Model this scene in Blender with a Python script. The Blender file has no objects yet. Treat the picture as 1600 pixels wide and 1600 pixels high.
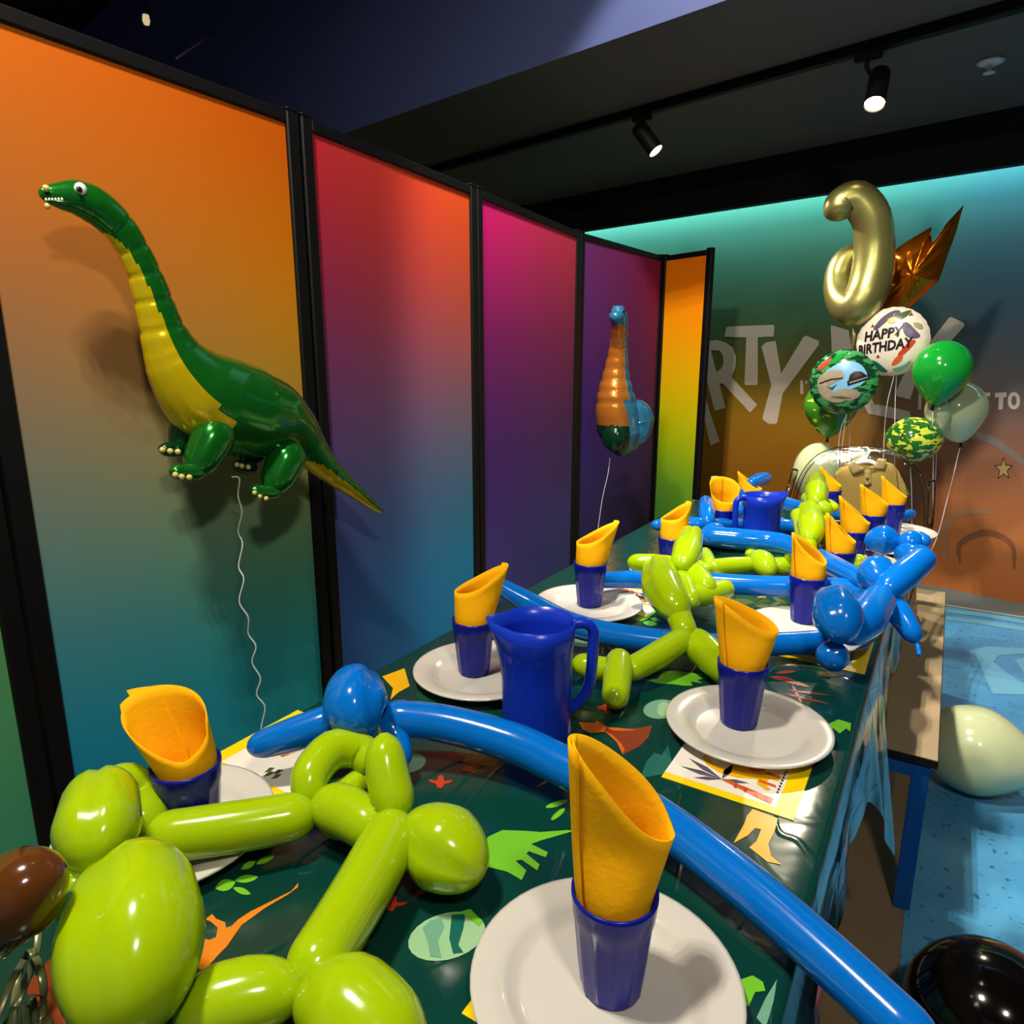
import bpy, bmesh, math, random
import numpy as np
from mathutils import Vector, Matrix
from mathutils.geometry import tessellate_polygon

random.seed(7)
scene = bpy.context.scene
COL = scene.collection
PI = math.pi

# ------------------------------------------------------------------ camera
FPX = 1080.0
PITCH = math.atan(245.0 / FPX)
YAW = math.atan(695.0 * math.cos(PITCH) / FPX)
CH = 1.27                       # camera height
cam_d = bpy.data.cameras.new('camera')
cam_d.sensor_fit = 'HORIZONTAL'
cam_d.sensor_width = 36.0
cam_d.lens = 36.0 * FPX / 1600.0
cam_d.clip_start = 0.02
cam = bpy.data.objects.new('camera', cam_d)
cam.location = (0, 0, CH)
cam.rotation_euler = (PI / 2 - PITCH, 0, YAW)
COL.objects.link(cam)
scene.camera = cam

# ------------------------------------------------------------------ world, exposure
scene.view_settings.view_transform = 'Standard'
scene.view_settings.look = 'None'
scene.view_settings.gamma = 1.0
scene.view_settings.use_curve_mapping = False
scene.view_settings.exposure = 0.0
W = bpy.data.worlds.new('room_ambience')
scene.world = W
W.use_nodes = True
W.node_tree.nodes['Background'].inputs[0].default_value = (0.62, 0.75, 1.0, 1)
W.node_tree.nodes['Background'].inputs[1].default_value = 0.10


def lin(c):
    def g(v):
        v = v / 255.0
        return v / 12.92 if v <= 0.04045 else ((v + 0.055) / 1.055) ** 2.4
    return (g(c[0]), g(c[1]), g(c[2]), 1.0)


def spot(name, loc, target, watts, angle, blend, color, size=0.03):
    d = bpy.data.lights.new(name, 'SPOT')
    d.energy = watts
    d.spot_size = math.radians(angle)
    d.spot_blend = blend
    d.color = color
    d.shadow_soft_size = size
    o = bpy.data.objects.new(name, d)
    o.location = loc
    o.rotation_euler = (Vector(target) - Vector(loc)).to_track_quat('-Z', 'Y').to_euler()
    COL.objects.link(o)
    return o


WARM = (1.0, 0.90, 0.74)
# cluster of six lamps in the high ceiling above the near end of the table
CLUSTERS = [(Vector((-0.72, 0.15, 2.80)), (-0.55, 1.15, 0.7), 27, 165, 0.6, WARM),
            (Vector((0.55, -0.25, 2.55)), (-0.85, 0.95, 0.9), 11, 165, 0.6, WARM),
            (Vector((-0.78, 1.15, 3.25)), (-0.40, 2.95, 0.80), 58, 72, 0.25, (1.0, 0.93, 0.80))]
for cpos, aim, watts, cone, soft, tone in CLUSTERS:
    for i in range(2):
        for j in range(3):
            spot('cluster_lamp_light', cpos + Vector((-0.04 + 0.08 * i, -0.08 + 0.08 * j, -0.052)),
                 aim, watts, cone, soft, tone, 0.016)

# ------------------------------------------------------------------ pixel -> place helpers
CAMP = Vector((0, 0, CH))
FW = Vector((-math.sin(YAW) * math.cos(PITCH), math.cos(YAW) * math.cos(PITCH), -math.sin(PITCH)))
RT = Vector((math.cos(YAW), math.sin(YAW), 0))
UP = RT.cross(FW)


def ray(px, py):
    return FW + RT * ((px - 800) / FPX) + UP * ((800 - py) / FPX)


def at(px, py, z):
    d = ray(px, py)
    return CAMP + d * ((z - CH) / d.z)


def aty(px, py, Y):
    d = ray(px, py)
    return CAMP + d * (Y / d.y)


def atx(px, py, X):
    d = ray(px, py)
    return CAMP + d * (X / d.x)


def depth(p):
    return (p - CAMP).dot(FW)


def mpp(p):            # metres per photo pixel at a point
    return depth(p) / FPX


# ------------------------------------------------------------------ materials
def nodes_of(name):
    m = bpy.data.materials.new(name)
    m.use_nodes = True
    nt = m.node_tree
    return m, nt, nt.nodes['Principled BSDF']


def noise_tint(nt, base, scale, amount, coords='Object'):
    tc = nt.nodes.new('ShaderNodeTexCoord')
    n = nt.nodes.new('ShaderNodeTexNoise')
    n.inputs['Scale'].default_value = scale
    n.inputs['Detail'].default_value = 4
    nt.links.new(tc.outputs[coords], n.inputs['Vector'])
    mr = nt.nodes.new('ShaderNodeMapRange')
    mr.inputs['To Min'].default_value = 1 - amount
    mr.inputs['To Max'].default_value = 1 + amount
    nt.links.new(n.outputs['Fac'], mr.inputs['Value'])
    mx = nt.nodes.new('ShaderNodeMix')
    mx.data_type = 'RGBA'
    mx.blend_type = 'MULTIPLY'
    mx.inputs['Factor'].default_value = 1
    mx.inputs['A'].default_value = base
    nt.links.new(mr.outputs['Result'], mx.inputs['B'])
    return mx.outputs['Result'], n, tc


def add_bump(nt, bsdf, scale, strength, dist=0.002, detail=3, stretch=(1, 1, 1), distort=0.0):
    tc = nt.nodes.new('ShaderNodeTexCoord')
    mp = nt.nodes.new('ShaderNodeMapping')
    mp.inputs['Scale'].default_value = stretch
    n = nt.nodes.new('ShaderNodeTexNoise')
    n.inputs['Scale'].default_value = scale
    n.inputs['Detail'].default_value = detail
    n.inputs['Distortion'].default_value = distort
    b = nt.nodes.new('ShaderNodeBump')
    b.inputs['Strength'].default_value = strength
    b.inputs['Distance'].default_value = dist
    nt.links.new(tc.outputs['Object'], mp.inputs['Vector'])
    nt.links.new(mp.outputs['Vector'], n.inputs['Vector'])
    nt.links.new(n.outputs['Fac'], b.inputs['Height'])
    nt.links.new(b.outputs['Normal'], bsdf.inputs['Normal'])


def mat(name, rgb, rough=0.5, metal=0.0, tint=(8, 0.04), spec=0.5, coat=0.0, sss=0.0, trans=0.0, bump=None, ior=1.45, emit=None):
    m, nt, b = nodes_of(name)
    out, _, _ = noise_tint(nt, lin(rgb), tint[0], tint[1])
    nt.links.new(out, b.inputs['Base Color'])
    b.inputs['Roughness'].default_value = rough
    b.inputs['Metallic'].default_value = metal
    b.inputs['Specular IOR Level'].default_value = spec
    b.inputs['Coat Weight'].default_value = coat
    b.inputs['Coat Roughness'].default_value = 0.06
    b.inputs['IOR'].default_value = ior
    if sss:
        b.inputs['Subsurface Weight'].default_value = sss
        b.inputs['Subsurface Radius'].default_value = (0.05, 0.05, 0.05)
        b.inputs['Subsurface Scale'].default_value = 0.4
    if trans:
        b.inputs['Transmission Weight'].default_value = trans
    if emit:
        b.inputs['Emission Color'].default_value = lin(emit[0])
        b.inputs['Emission Strength'].default_value = emit[1]
    if bump:
        add_bump(nt, b, *bump)
    return m


def camo_mat(name, base, spots, scale, lo=0.52, second=None):
    m, nt, b = nodes_of(name)
    tc = nt.nodes.new('ShaderNodeTexCoord')
    mp = nt.nodes.new('ShaderNodeMapping')
    mp.inputs['Scale'].default_value = (1, 1, 1.9)
    n = nt.nodes.new('ShaderNodeTexNoise')
    n.inputs['Scale'].default_value = scale
    n.inputs['Detail'].default_value = 2.5
    r = nt.nodes.new('ShaderNodeValToRGB')
    r.color_ramp.interpolation = 'CONSTANT'
    e = r.color_ramp.elements
    e[0].position = 0
    e[0].color = lin(base)
    e[1].position = lo
    e[1].color = lin(spots)
    if second:
        k = e.new(lo - 0.045)
        k.color = lin(second)
    nt.links.new(tc.outputs['Object'], mp.inputs['Vector'])
    nt.links.new(mp.outputs['Vector'], n.inputs['Vector'])
    nt.links.new(n.outputs['Fac'], r.inputs['Fac'])
    nt.links.new(r.outputs['Color'], b.inputs['Base Color'])
    b.inputs['Roughness'].default_value = 0.14
    return m


def ramp2_mat(name, left, right, w, h, rough=0.55, x0=0.0, z0=0.0, grain=0.03, spec=0.3):
    """print whose colour runs down two columns of stops and blends across"""
    m, nt, b = nodes_of(name)
    tc = nt.nodes.new('ShaderNodeTexCoord')
    sp = nt.nodes.new('ShaderNodeSeparateXYZ')
    nt.links.new(tc.outputs['Object'], sp.inputs[0])

    def rng(sock, a, c):
        q = nt.nodes.new('ShaderNodeMapRange')
        q.inputs['From Min'].default_value = a
        q.inputs['From Max'].default_value = c
        nt.links.new(sock, q.inputs['Value'])
        return q.outputs['Result']
    v = rng(sp.outputs['Z'], z0, z0 + h)
    u = rng(sp.outputs['X'], x0, x0 + w)

    def ramp(stops):
        r = nt.nodes.new('ShaderNodeValToRGB')
        r.color_ramp.interpolation = 'B_SPLINE' if len(stops) > 3 else 'EASE'
        e = r.color_ramp.elements
        stops = sorted(stops)
        e[0].position, e[0].color = stops[0][0], lin(stops[0][1])
        e[1].position, e[1].color = stops[-1][0], lin(stops[-1][1])
        for p, c in stops[1:-1]:
            k = e.new(p)
            k.color = lin(c)
        nt.links.new(v, r.inputs['Fac'])
        return r.outputs['Color']
    mx = nt.nodes.new('ShaderNodeMix')
    mx.data_type = 'RGBA'
    nt.links.new(u, mx.inputs['Factor'])
    nt.links.new(ramp(left), mx.inputs['A'])
    nt.links.new(ramp(right), mx.inputs['B'])
    nt.links.new(mx.outputs['Result'], b.inputs['Base Color'])
    b.inputs['Roughness'].default_value = rough
    b.inputs['Specular IOR Level'].default_value = spec
    add_bump(nt, b, 260, grain * 4, 0.0006)
    return m


def clear_mat(name, tint=(238, 240, 236), gloss=0.10):
    m, nt, b = nodes_of(name)
    nt.nodes.remove(b)
    tr = nt.nodes.new('ShaderNodeBsdfTransparent')
    tr.inputs[0].default_value = lin(tint)
    gl = nt.nodes.new('ShaderNodeBsdfGlossy')
    gl.inputs['Roughness'].default_value = 0.04
    fr = nt.nodes.new('ShaderNodeFresnel')
    fr.inputs['IOR'].default_value = 1.49
    ad = nt.nodes.new('ShaderNodeMath')
    ad.operation = 'ADD'
    ad.use_clamp = True
    ad.inputs[1].default_value = gloss
    n = nt.nodes.new('ShaderNodeTexNoise')
    n.inputs['Scale'].default_value = 14
    bp = nt.nodes.new('ShaderNodeBump')
    bp.inputs['Strength'].default_value = 0.25
    bp.inputs['Distance'].default_value = 0.01
    nt.links.new(n.outputs['Fac'], bp.inputs['Height'])
    nt.links.new(bp.outputs['Normal'], gl.inputs['Normal'])
    mx = nt.nodes.new('ShaderNodeMixShader')
    nt.links.new(fr.outputs[0], ad.inputs[0])
    nt.links.new(ad.outputs[0], mx.inputs[0])
    nt.links.new(tr.outputs[0], mx.inputs[1])
    nt.links.new(gl.outputs[0], mx.inputs[2])
    nt.links.new(mx.outputs[0], nt.nodes['Material Output'].inputs[0])
    return m


M = {}
M['black'] = mat('black_frame', (11, 10, 11), 0.55, spec=0.25)
M['blackflat'] = mat('black_paint', (10, 10, 12), 0.9)
M['lime'] = mat('lime_latex', (158, 190, 8), 0.16, sss=0.25, tint=(5, 0.05), coat=0.25)
M['blue_lat'] = mat('blue_latex', (4, 108, 205), 0.15, sss=0.15, tint=(5, 0.05), coat=0.25)
M['cup'] = mat('blue_plastic', (16, 24, 140), 0.22, tint=(20, 0.03), spec=0.35)
M['jug'] = mat('blue_jug_plastic', (18, 52, 190), 0.26, tint=(20, 0.03), spec=0.4)
M['plate'] = mat('white_melamine', (206, 203, 196), 0.17, tint=(6, 0.02), coat=0.3)
M['napkin'] = mat('yellow_paper', (250, 178, 8), 0.85, tint=(60, 0.06), spec=0.15, sss=0.12, bump=(170, 0.25, 0.002, 3))


def cloth_mat():
    m, nt, b = nodes_of('green_plastic_cloth')
    out, _, tc = noise_tint(nt, lin((9, 58, 52)), 3, 0.24)
    nt.links.new(out, b.inputs['Base Color'])
    b.inputs['Roughness'].default_value = 0.17
    b.inputs['Specular IOR Level'].default_value = 0.45
    n = nt.nodes.new('ShaderNodeTexNoise')
    n.inputs['Scale'].default_value = 9
    n.inputs['Detail'].default_value = 3
    n.inputs['Distortion'].default_value = 0.8
    nt.links.new(tc.outputs['Object'], n.inputs['Vector'])
    mp = nt.nodes.new('ShaderNodeMapping')
    mp.inputs['Scale'].default_value = (3.4, 1.1, 2.2)
    mp.inputs['Rotation'].default_value = (0, 0, 0.35)
    nt.links.new(tc.outputs['Object'], mp.inputs['Vector'])
    vo = nt.nodes.new('ShaderNodeTexNoise')
    vo.inputs['Scale'].default_value = 2.2
    vo.inputs['Detail'].default_value = 1.5
    nt.links.new(mp.outputs['Vector'], vo.inputs['Vector'])
    ab = nt.nodes.new('ShaderNodeMath')
    ab.operation = 'SUBTRACT'
    ab.inputs[1].default_value = 0.5
    nt.links.new(vo.outputs['Fac'], ab.inputs[0])
    ab2 = nt.nodes.new('ShaderNodeMath')
    ab2.operation = 'ABSOLUTE'
    nt.links.new(ab.outputs[0], ab2.inputs[0])
    mr = nt.nodes.new('ShaderNodeMapRange')
    mr.interpolation_type = 'SMOOTHSTEP'
    mr.inputs['From Max'].default_value = 0.012
    mr.inputs['To Min'].default_value = 1
    mr.inputs['To Max'].default_value = 0
    nt.links.new(ab2.outputs[0], mr.inputs['Value'])
    b1_ = nt.nodes.new('ShaderNodeBump')
    b1_.inputs['Strength'].default_value = 0.16
    b1_.inputs['Distance'].default_value = 0.012
    nt.links.new(n.outputs['Fac'], b1_.inputs['Height'])
    b2_ = nt.nodes.new('ShaderNodeBump')
    b2_.inputs['Strength'].default_value = 0.35
    b2_.inputs['Distance'].default_value = 0.0015
    nt.links.new(mr.outputs['Result'], b2_.inputs['Height'])
    nt.links.new(b1_.outputs['Normal'], b2_.inputs['Normal'])
    nt.links.new(b2_.outputs['Normal'], b.inputs['Normal'])
    return m


M['cloth'] = cloth_mat()
for k, c in dict(p_lime=(112, 190, 40), p_pale=(150, 195, 150), p_teal=(20, 96, 88), p_orange=(222, 128, 28), p_red=(196, 62, 36),
                 p_brown=(130, 52, 24), p_yellow=(232, 176, 10), p_mint=(110, 165, 140), p_dark=(14, 76, 62), p_white=(236, 232, 224),
                 p_nap=(250, 214, 10), p_purple=(88, 80, 104), p_olive=(76, 92, 48), p_ink=(28, 26, 32), p_blue=(60, 130, 190),
                 p_rust=(205, 96, 30), p_badge=(70, 48, 38)).items():
    M[k] = mat('print_' + k[2:], c, 0.3, tint=(25, 0.10))
M['bench'] = mat('beige_laminate', (176, 152, 118), 0.6, tint=(30, 0.08))
M['bench_edge'] = mat('black_edge_band', (16, 16, 20), 0.5)
M['blue_steel'] = mat('blue_painted_steel', (8, 92, 178), 0.35)
M['floor'] = mat('beige_floor', (150, 128, 98), 0.55, tint=(14, 0.10))
M['grey_floor'] = mat('grey_floor_strip', (112, 116, 116), 0.6, tint=(14, 0.1))
M['stripe_and_glare'] = mat('pale_blue_stripe_and_lit_patch', (120, 190, 225), 0.4, tint=(20, 0.1))  # colour of the floor stripes, also of the lit patches painted on the vinyl
M['navy'] = mat('navy_paint', (52, 62, 104), 0.7, tint=(3, 0.08))
M['ceil'] = mat('dark_ceiling_paint', (92, 96, 94), 0.75, tint=(3, 0.06))
M['white'] = mat('white_plastic', (232, 232, 228), 0.35)
M['letter'] = mat('pale_lettering', (206, 188, 172), 0.6)
M['string'] = mat('white_ribbon', (226, 230, 232), 0.35)
M['foil_green'] = mat('green_foil', (24, 118, 34), 0.2, metal=0.55, tint=(9, 0.18), coat=0.5, bump=(26, 0.10, 0.006, 3))
M['foil_yellow'] = mat('yellow_foil', (216, 192, 10), 0.24, metal=0.4, tint=(9, 0.08), coat=0.4, bump=(26, 0.10, 0.006, 3))
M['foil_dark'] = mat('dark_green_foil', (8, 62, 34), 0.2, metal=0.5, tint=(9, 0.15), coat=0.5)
M['foil_cream'] = mat('cream_toe_print', (206, 190, 120), 0.3)
M['foil_blue'] = mat('blue_foil', (60, 140, 186), 0.24, metal=0.5, tint=(12, 0.25), coat=0.4, bump=(40, 0.2, 0.006, 3))
M['foil_rust'] = mat('rust_foil', (196, 120, 40), 0.26, metal=0.45, tint=(12, 0.2), coat=0.4, bump=(40, 0.2, 0.006, 3))
M['foil_gold'] = mat('pale_gold_foil', (150, 146, 86), 0.34, metal=0.75, tint=(7, 0.06), coat=0.2)
M['foil_amber'] = mat('amber_foil', (205, 112, 14), 0.14, metal=0.9, tint=(7, 0.15), bump=(9, 0.4, 0.03, 2))
M['foil_white'] = mat('white_foil', (238, 226, 208), 0.25, metal=0.1, tint=(8, 0.06), coat=0.4)
M['foil_jungle'] = camo_mat('jungle_print_foil', (20, 60, 36), (66, 150, 84), 26, 0.52, (34, 92, 50))
M['stone'] = mat('grey_reptile_print', (158, 146, 122), 0.35, tint=(45, 0.35))
M['sky_print'] = mat('light_blue_print', (122, 182, 220), 0.3)
M['latex_green'] = mat('green_latex', (18, 150, 48), 0.13, sss=0.25, coat=0.3)
M['latex_sage'] = mat('sage_latex', (206, 214, 168), 0.14, sss=0.3, coat=0.3)
M['latex_black'] = mat('black_latex', (12, 9, 8), 0.10, coat=0.4)
M['latex_camo'] = camo_mat('camo_latex', (40, 112, 44), (214, 226, 70), 30, 0.53, (24, 74, 34))
M['latex_patch'] = camo_mat('patched_latex', (64, 140, 34), (238, 236, 60), 17, 0.60)
M['brown_foil'] = mat('brown_latex', (84, 48, 18), 0.14, tint=(6, 0.2), coat=0.4, sss=0.1)
M['ribbon'] = mat('olive_satin_ribbon', (122, 128, 92), 0.28, metal=0.4)
M['shirt'] = mat('khaki_cotton', (156, 134, 72), 0.9, tint=(90, 0.10), spec=0.15, bump=(300, 0.3, 0.001, 2))
M['acrylic'] = clear_mat('clear_acrylic', (240, 242, 238), 0.0)
M['acrylic_rim'] = clear_mat('clear_acrylic_rim', (236, 240, 230), 0.0)
M['lens'] = mat('lamp_lens', (255, 244, 214), 0.2, emit=((255, 226, 170), 22))
M['lens_dim'] = mat('dim_lamp_lens', (255, 246, 220), 0.2, emit=((255, 238, 200), 2.2))
M['cluster_lens'] = mat('cluster_lamp_lens', (255, 250, 240), 0.2, emit=((255, 236, 205), 14))
M['cove'] = mat('cove_strip', (220, 250, 245), 0.3, emit=((190, 245, 240), 24))


def blue_floor():
    m, nt, b = nodes_of('blue_vinyl')
    tc = nt.nodes.new('ShaderNodeTexCoord')
    n1 = nt.nodes.new('ShaderNodeTexNoise')
    n1.inputs['Scale'].default_value = 5
    n1.inputs['Detail'].default_value = 5
    n2 = nt.nodes.new('ShaderNodeTexNoise')
    n2.inputs['Scale'].default_value = 45
    n2.inputs['Detail'].default_value = 3
    for n in (n1, n2):
        nt.links.new(tc.outputs['Object'], n.inputs['Vector'])
    r1 = nt.nodes.new('ShaderNodeValToRGB')
    e = r1.color_ramp.elements
    e[0].position, e[0].color = 0.3, lin((66, 150, 208))
    e[1].position, e[1].color = 0.7, lin((98, 178, 226))
    r2 = nt.nodes.new('ShaderNodeValToRGB')
    e = r2.color_ramp.elements
    e[0].position, e[0].color = 0.30, lin((60, 110, 150))
    e[1].position, e[1].color = 0.38, (1, 1, 1, 1)
    mx = nt.nodes.new('ShaderNodeMix')
    mx.data_type = 'RGBA'
    mx.blend_type = 'MULTIPLY'
    mx.inputs['Factor'].default_value = 0.8
    nt.links.new(n1.outputs['Fac'], r1.inputs['Fac'])
    nt.links.new(n2.outputs['Fac'], r2.inputs['Fac'])
    nt.links.new(r1.outputs['Color'], mx.inputs['A'])
    nt.links.new(r2.outputs['Color'], mx.inputs['B'])
    nt.links.new(mx.outputs['Result'], b.inputs['Base Color'])
    b.inputs['Roughness'].default_value = 0.32
    add_bump(nt, b, 60, 0.12, 0.003)
    return m


M['blue_floor'] = blue_floor()


# ------------------------------------------------------------------ object helpers
def tag(o, label, cat, group=None, kind=None):
    o['label'] = label
    o['category'] = cat
    if group:
        o['group'] = group
    if kind:
        o['kind'] = kind
    return o


def thing(name, label, cat, loc, group=None, rotz=0.0):
    o = bpy.data.objects.new(name, None)
    o.empty_display_size = 0.05
    o.location = Vector(loc)
    o.rotation_euler = (0, 0, rotz)
    COL.objects.link(o)
    o['origin'] = list(Vector(loc))
    return tag(o, label, cat, group)


def origin_of(o):
    while o.parent:
        o = o.parent
    return Vector(o['origin']) if 'origin' in o.keys() else Vector((0, 0, 0))


def link(name, me, parent=None):
    o = bpy.data.objects.new(name, me)
    COL.objects.link(o)
    if parent:
        o.parent = parent
    return o


def mk(name, verts, faces, mats, parent=None, smooth=True, fm=None, local=False):
    """mesh object; verts in place coordinates (or local ones), moved to the parent's origin"""
    if not isinstance(mats, (list, tuple)):
        mats = [mats]
    off = Vector((0, 0, 0)) if (local or parent is None) else origin_of(parent)
    me = bpy.data.meshes.new(name)
    me.from_pydata([tuple(Vector(v) - off) for v in verts], [], [tuple(f) for f in faces])
    for m_ in mats:
        me.materials.append(m_)
    if fm:
        me.polygons.foreach_set('material_index', fm)
    me.polygons.foreach_set('use_smooth', [smooth] * len(me.polygons))
    me.validate()
    me.update()
    return link(name, me, parent)


def box(c, s, ax=None):
    """verts, faces of a box; ax = optional (x axis, y axis) directions"""
    c = Vector(c)
    X = Vector((1, 0, 0)) if ax is None else ax[0]
    Y = Vector((0, 1, 0)) if ax is None else ax[1]
    Z = Vector((0, 0, 1)) if ax is None or len(ax) < 3 else ax[2]
    v = [c + X * (s[0] / 2 * a) + Y * (s[1] / 2 * b) + Z * (s[2] / 2 * d)
         for d in (-1, 1) for b in (-1, 1) for a in (-1, 1)]
    f = [(0, 2, 3, 1), (4, 5, 7, 6), (0, 1, 5, 4), (2, 6, 7, 3), (0, 4, 6, 2), (1, 3, 7, 5)]
    return v, f


def mkbox(name, c, s, m, parent=None, ax=None, bevel=0.0, local=False):
    v, f = box(c, s, ax)
    o = mk(name, v, f, m, parent, smooth=False, local=local)
    if bevel:
        bm = bmesh.new()
        bm.from_mesh(o.data)
        bmesh.ops.bevel(bm, geom=bm.edges[:], offset=bevel, segments=2, affect='EDGES')
        bm.to_mesh(o.data)
        bm.free()
    return o


def catmull(pts, n):
    P = [Vector(p) for p in pts]
    if len(P) == 2:
        return [P[0].lerp(P[1], i / (n - 1)) for i in range(n)]
    Q = [P[0] * 2 - P[1]] + P + [P[-1] * 2 - P[-2]]
    seg = len(P) - 1
    out = []
    for i in range(n):
        t = i / (n - 1) * seg
        k = min(int(t), seg - 1)
        u = t - k
        a, b, c, d = Q[k], Q[k + 1], Q[k + 2], Q[k + 3]
        out.append(0.5 * ((2 * b) + (c - a) * u + (2 * a - 5 * b + 4 * c - d) * u * u + (3 * b - a - 3 * c + d) * u ** 3))
    return out


def interp(vals, n):
    seg = len(vals) - 1
    out = []
    for i in range(n):
        t = i / (n - 1) * seg
        k = min(int(t), seg - 1)
        u = t - k
        u = u * u * (3 - 2 * u) if False else u
        out.append(vals[k] * (1 - u) + vals[k + 1] * u)
    return out


def sweep(path, rad, seg=18, ref=None, flat=1.0, groove=None):
    """rings along path. rad list; flat scales the radius along ref direction; groove=(depth,width,angle) faces the camera"""
    n = len(path)
    V, F = [], []
    T = []
    for i in range(n):
        a = path[max(i - 1, 0)]
        b = path[min(i + 1, n - 1)]
        t = (b - a)
        T.append(t.normalized() if t.length > 1e-9 else Vector((0, 0, 1)))
    N = None
    for i in range(n):
        if ref is not None:
            r0 = Vector(ref)
            N = (r0 - T[i] * r0.dot(T[i])).normalized()
        elif N is None:
            r0 = Vector((0, 0, 1)) if abs(T[i].z) < 0.9 else Vector((1, 0, 0))
            N = (r0 - T[i] * r0.dot(T[i])).normalized()
        else:
            N = (N - T[i] * N.dot(T[i])).normalized()
        B = T[i].cross(N)
        if groove:
            vd = CAMP - path[i]
            ca = math.atan2(vd.dot(B), vd.dot(N)) + groove[2]
        for j in range(seg):
            a = 2 * PI * j / seg
            r = rad[i]
            if groove:
                da = (a - ca + PI) % (2 * PI) - PI
                r *= 1 - groove[0] * math.exp(-(da / groove[1]) ** 2)
            V.append(path[i] + N * (r * math.cos(a) * flat) + B * (r * math.sin(a)))
    for i in range(n - 1):
        for j in range(seg):
            k = (j + 1) % seg
            F.append((i * seg + j, i * seg + k, (i + 1) * seg + k, (i + 1) * seg + j))
    F.append(tuple(range(seg - 1, -1, -1)))
    F.append(tuple((n - 1) * seg + j for j in range(seg)))
    return V, F


def tube(name, pts, r, m, parent=None, n=None, seg=10, local=False):
    n = n or max(2, len(pts) * 6)
    path = catmull(pts, n)
    rad = interp(r, n) if isinstance(r, (list, tuple)) else [r] * n
    V, F = sweep(path, rad, seg)
    return mk(name, V, F, m, parent, local=local)


def bubble_mesh(pts, r, seg=24, n=None, pinch=0.16, groove=None, endk=1.15):
    """inflated balloon segment: constant radius with rounded, pinched ends"""
    L = sum((Vector(pts[i + 1]) - Vector(pts[i])).length for i in range(len(pts) - 1))
    n = n or max(18, min(70, int(L / 0.006)))
    dense = catmull(pts, 200)
    s = [0.0]
    for i in range(199):
        s.append(s[-1] + (dense[i + 1] - dense[i]).length)
    L = s[-1]
    rr = interp(r, 200) if isinstance(r, (list, tuple)) else [r] * 200
    path, rad = [], []
    k = 0
    for i in range(n):
        u = i / (n - 1)
        # denser sampling near the ends
        u = 0.5 - 0.5 * math.cos(PI * u) if L < 6 * max(rr) else (u if 0.12 < u < 0.88 else u)
        if L >= 6 * max(rr):
            e0 = min(0.3, 1.6 * max(rr) / L)
            q = i / (n - 1)
            u = (0.5 - 0.5 * math.cos(PI * q)) * 0.45 + q * 0.55
        d = u * L
        while k < 198 and s[k + 1] < d:
            k += 1
        f_ = (d - s[k]) / max(s[k + 1] - s[k], 1e-9)
        path.append(dense[k].lerp(dense[k + 1], f_))
        R = rr[k]
        e = min(1.0, min(d, L - d) / min(endk * R, L * 0.5))
        rad.append(R * max(pinch, math.sqrt(max(0.0, 1 - (1 - e) ** 2))))
    return sweep(path, rad, seg, groove=groove)


def bub(parent, m, pts, rpx, name='bubble', groove=None, pinch=0.16, endk=1.15):
    """pts = (px, py, z) list in the photograph's frame; rpx radius in photo pixels"""
    P = [at(*p) for p in pts]
    if isinstance(rpx, (list, tuple)):
        r = []
        for i, q in enumerate(rpx):
            t = i / (len(rpx) - 1) * (len(P) - 1)
            k = min(int(t), len(P) - 2)
            r.append(q * mpp(P[k].lerp(P[k + 1], t - k)))
    else:
        r = [rpx * mpp(p) for p in P]
    V, F = bubble_mesh(P, r, groove=groove, pinch=pinch, endk=endk)
    return mk(name, V, F, m, parent)


def lathe(prof, seg=40, mod=None):
    """prof = [(r, z)]; mod(angle, i) scales r"""
    V, F = [], []
    for i, (r, z) in enumerate(prof):
        for j in range(seg):
            a = 2 * PI * j / seg
            q = r * (mod(a, i) if mod else 1)
            V.append((q * math.cos(a), q * math.sin(a), z))
    for i in range(len(prof) - 1):
        for j in range(seg):
            k = (j + 1) % seg
            F.append((i * seg + j, i * seg + k, (i + 1) * seg + k, (i + 1) * seg + j))
    F.append(tuple(range(seg - 1, -1, -1)))
    if prof[-1][0] > 1e-4:
        F.append(tuple((len(prof) - 1) * seg + j for j in range(seg)))
    return V, F


def poly(pts):
    """triangulated flat polygon from a list of 3D points"""
    tris = tessellate_polygon([[Vector(p) for p in pts]])
    return [Vector(p) for p in pts], [tuple(t) for t in tris]


def up_faces(V, F, up=Vector((0, 0, 1))):
    out = []
    for f in F:
        n = (V[f[1]] - V[f[0]]).cross(V[f[2]] - V[f[0]])
        out.append(f if n.dot(up) > 0 else tuple(reversed(f)))
    return out


def copy_tree(o, parent=None):
    c = o.copy()
    COL.objects.link(c)
    c.parent = parent
    for ch in o.children:
        copy_tree(ch, c)
    return c


TZ = 0.72                        # table top height

# =================================================================== SETTING
A0 = at(1475, 920, 0)
B0 = at(1600, 945, 0)
WD = (B0 - A0).normalized()                    # along the back wall
WN = Vector((WD.y, -WD.x, 0))                  # towards the room
if WN.dot(CAMP - A0) < 0:
    WN = -WN


def wall(px, py, off=0.0):
    d = ray(px, py)
    t = ((A0 + WN * off) - CAMP).dot(WN) / d.dot(WN)
    return CAMP + d * t


def wallpt(s, z, off=0.0):
    return A0 + WD * s + WN * off + Vector((0, 0, z))


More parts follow.
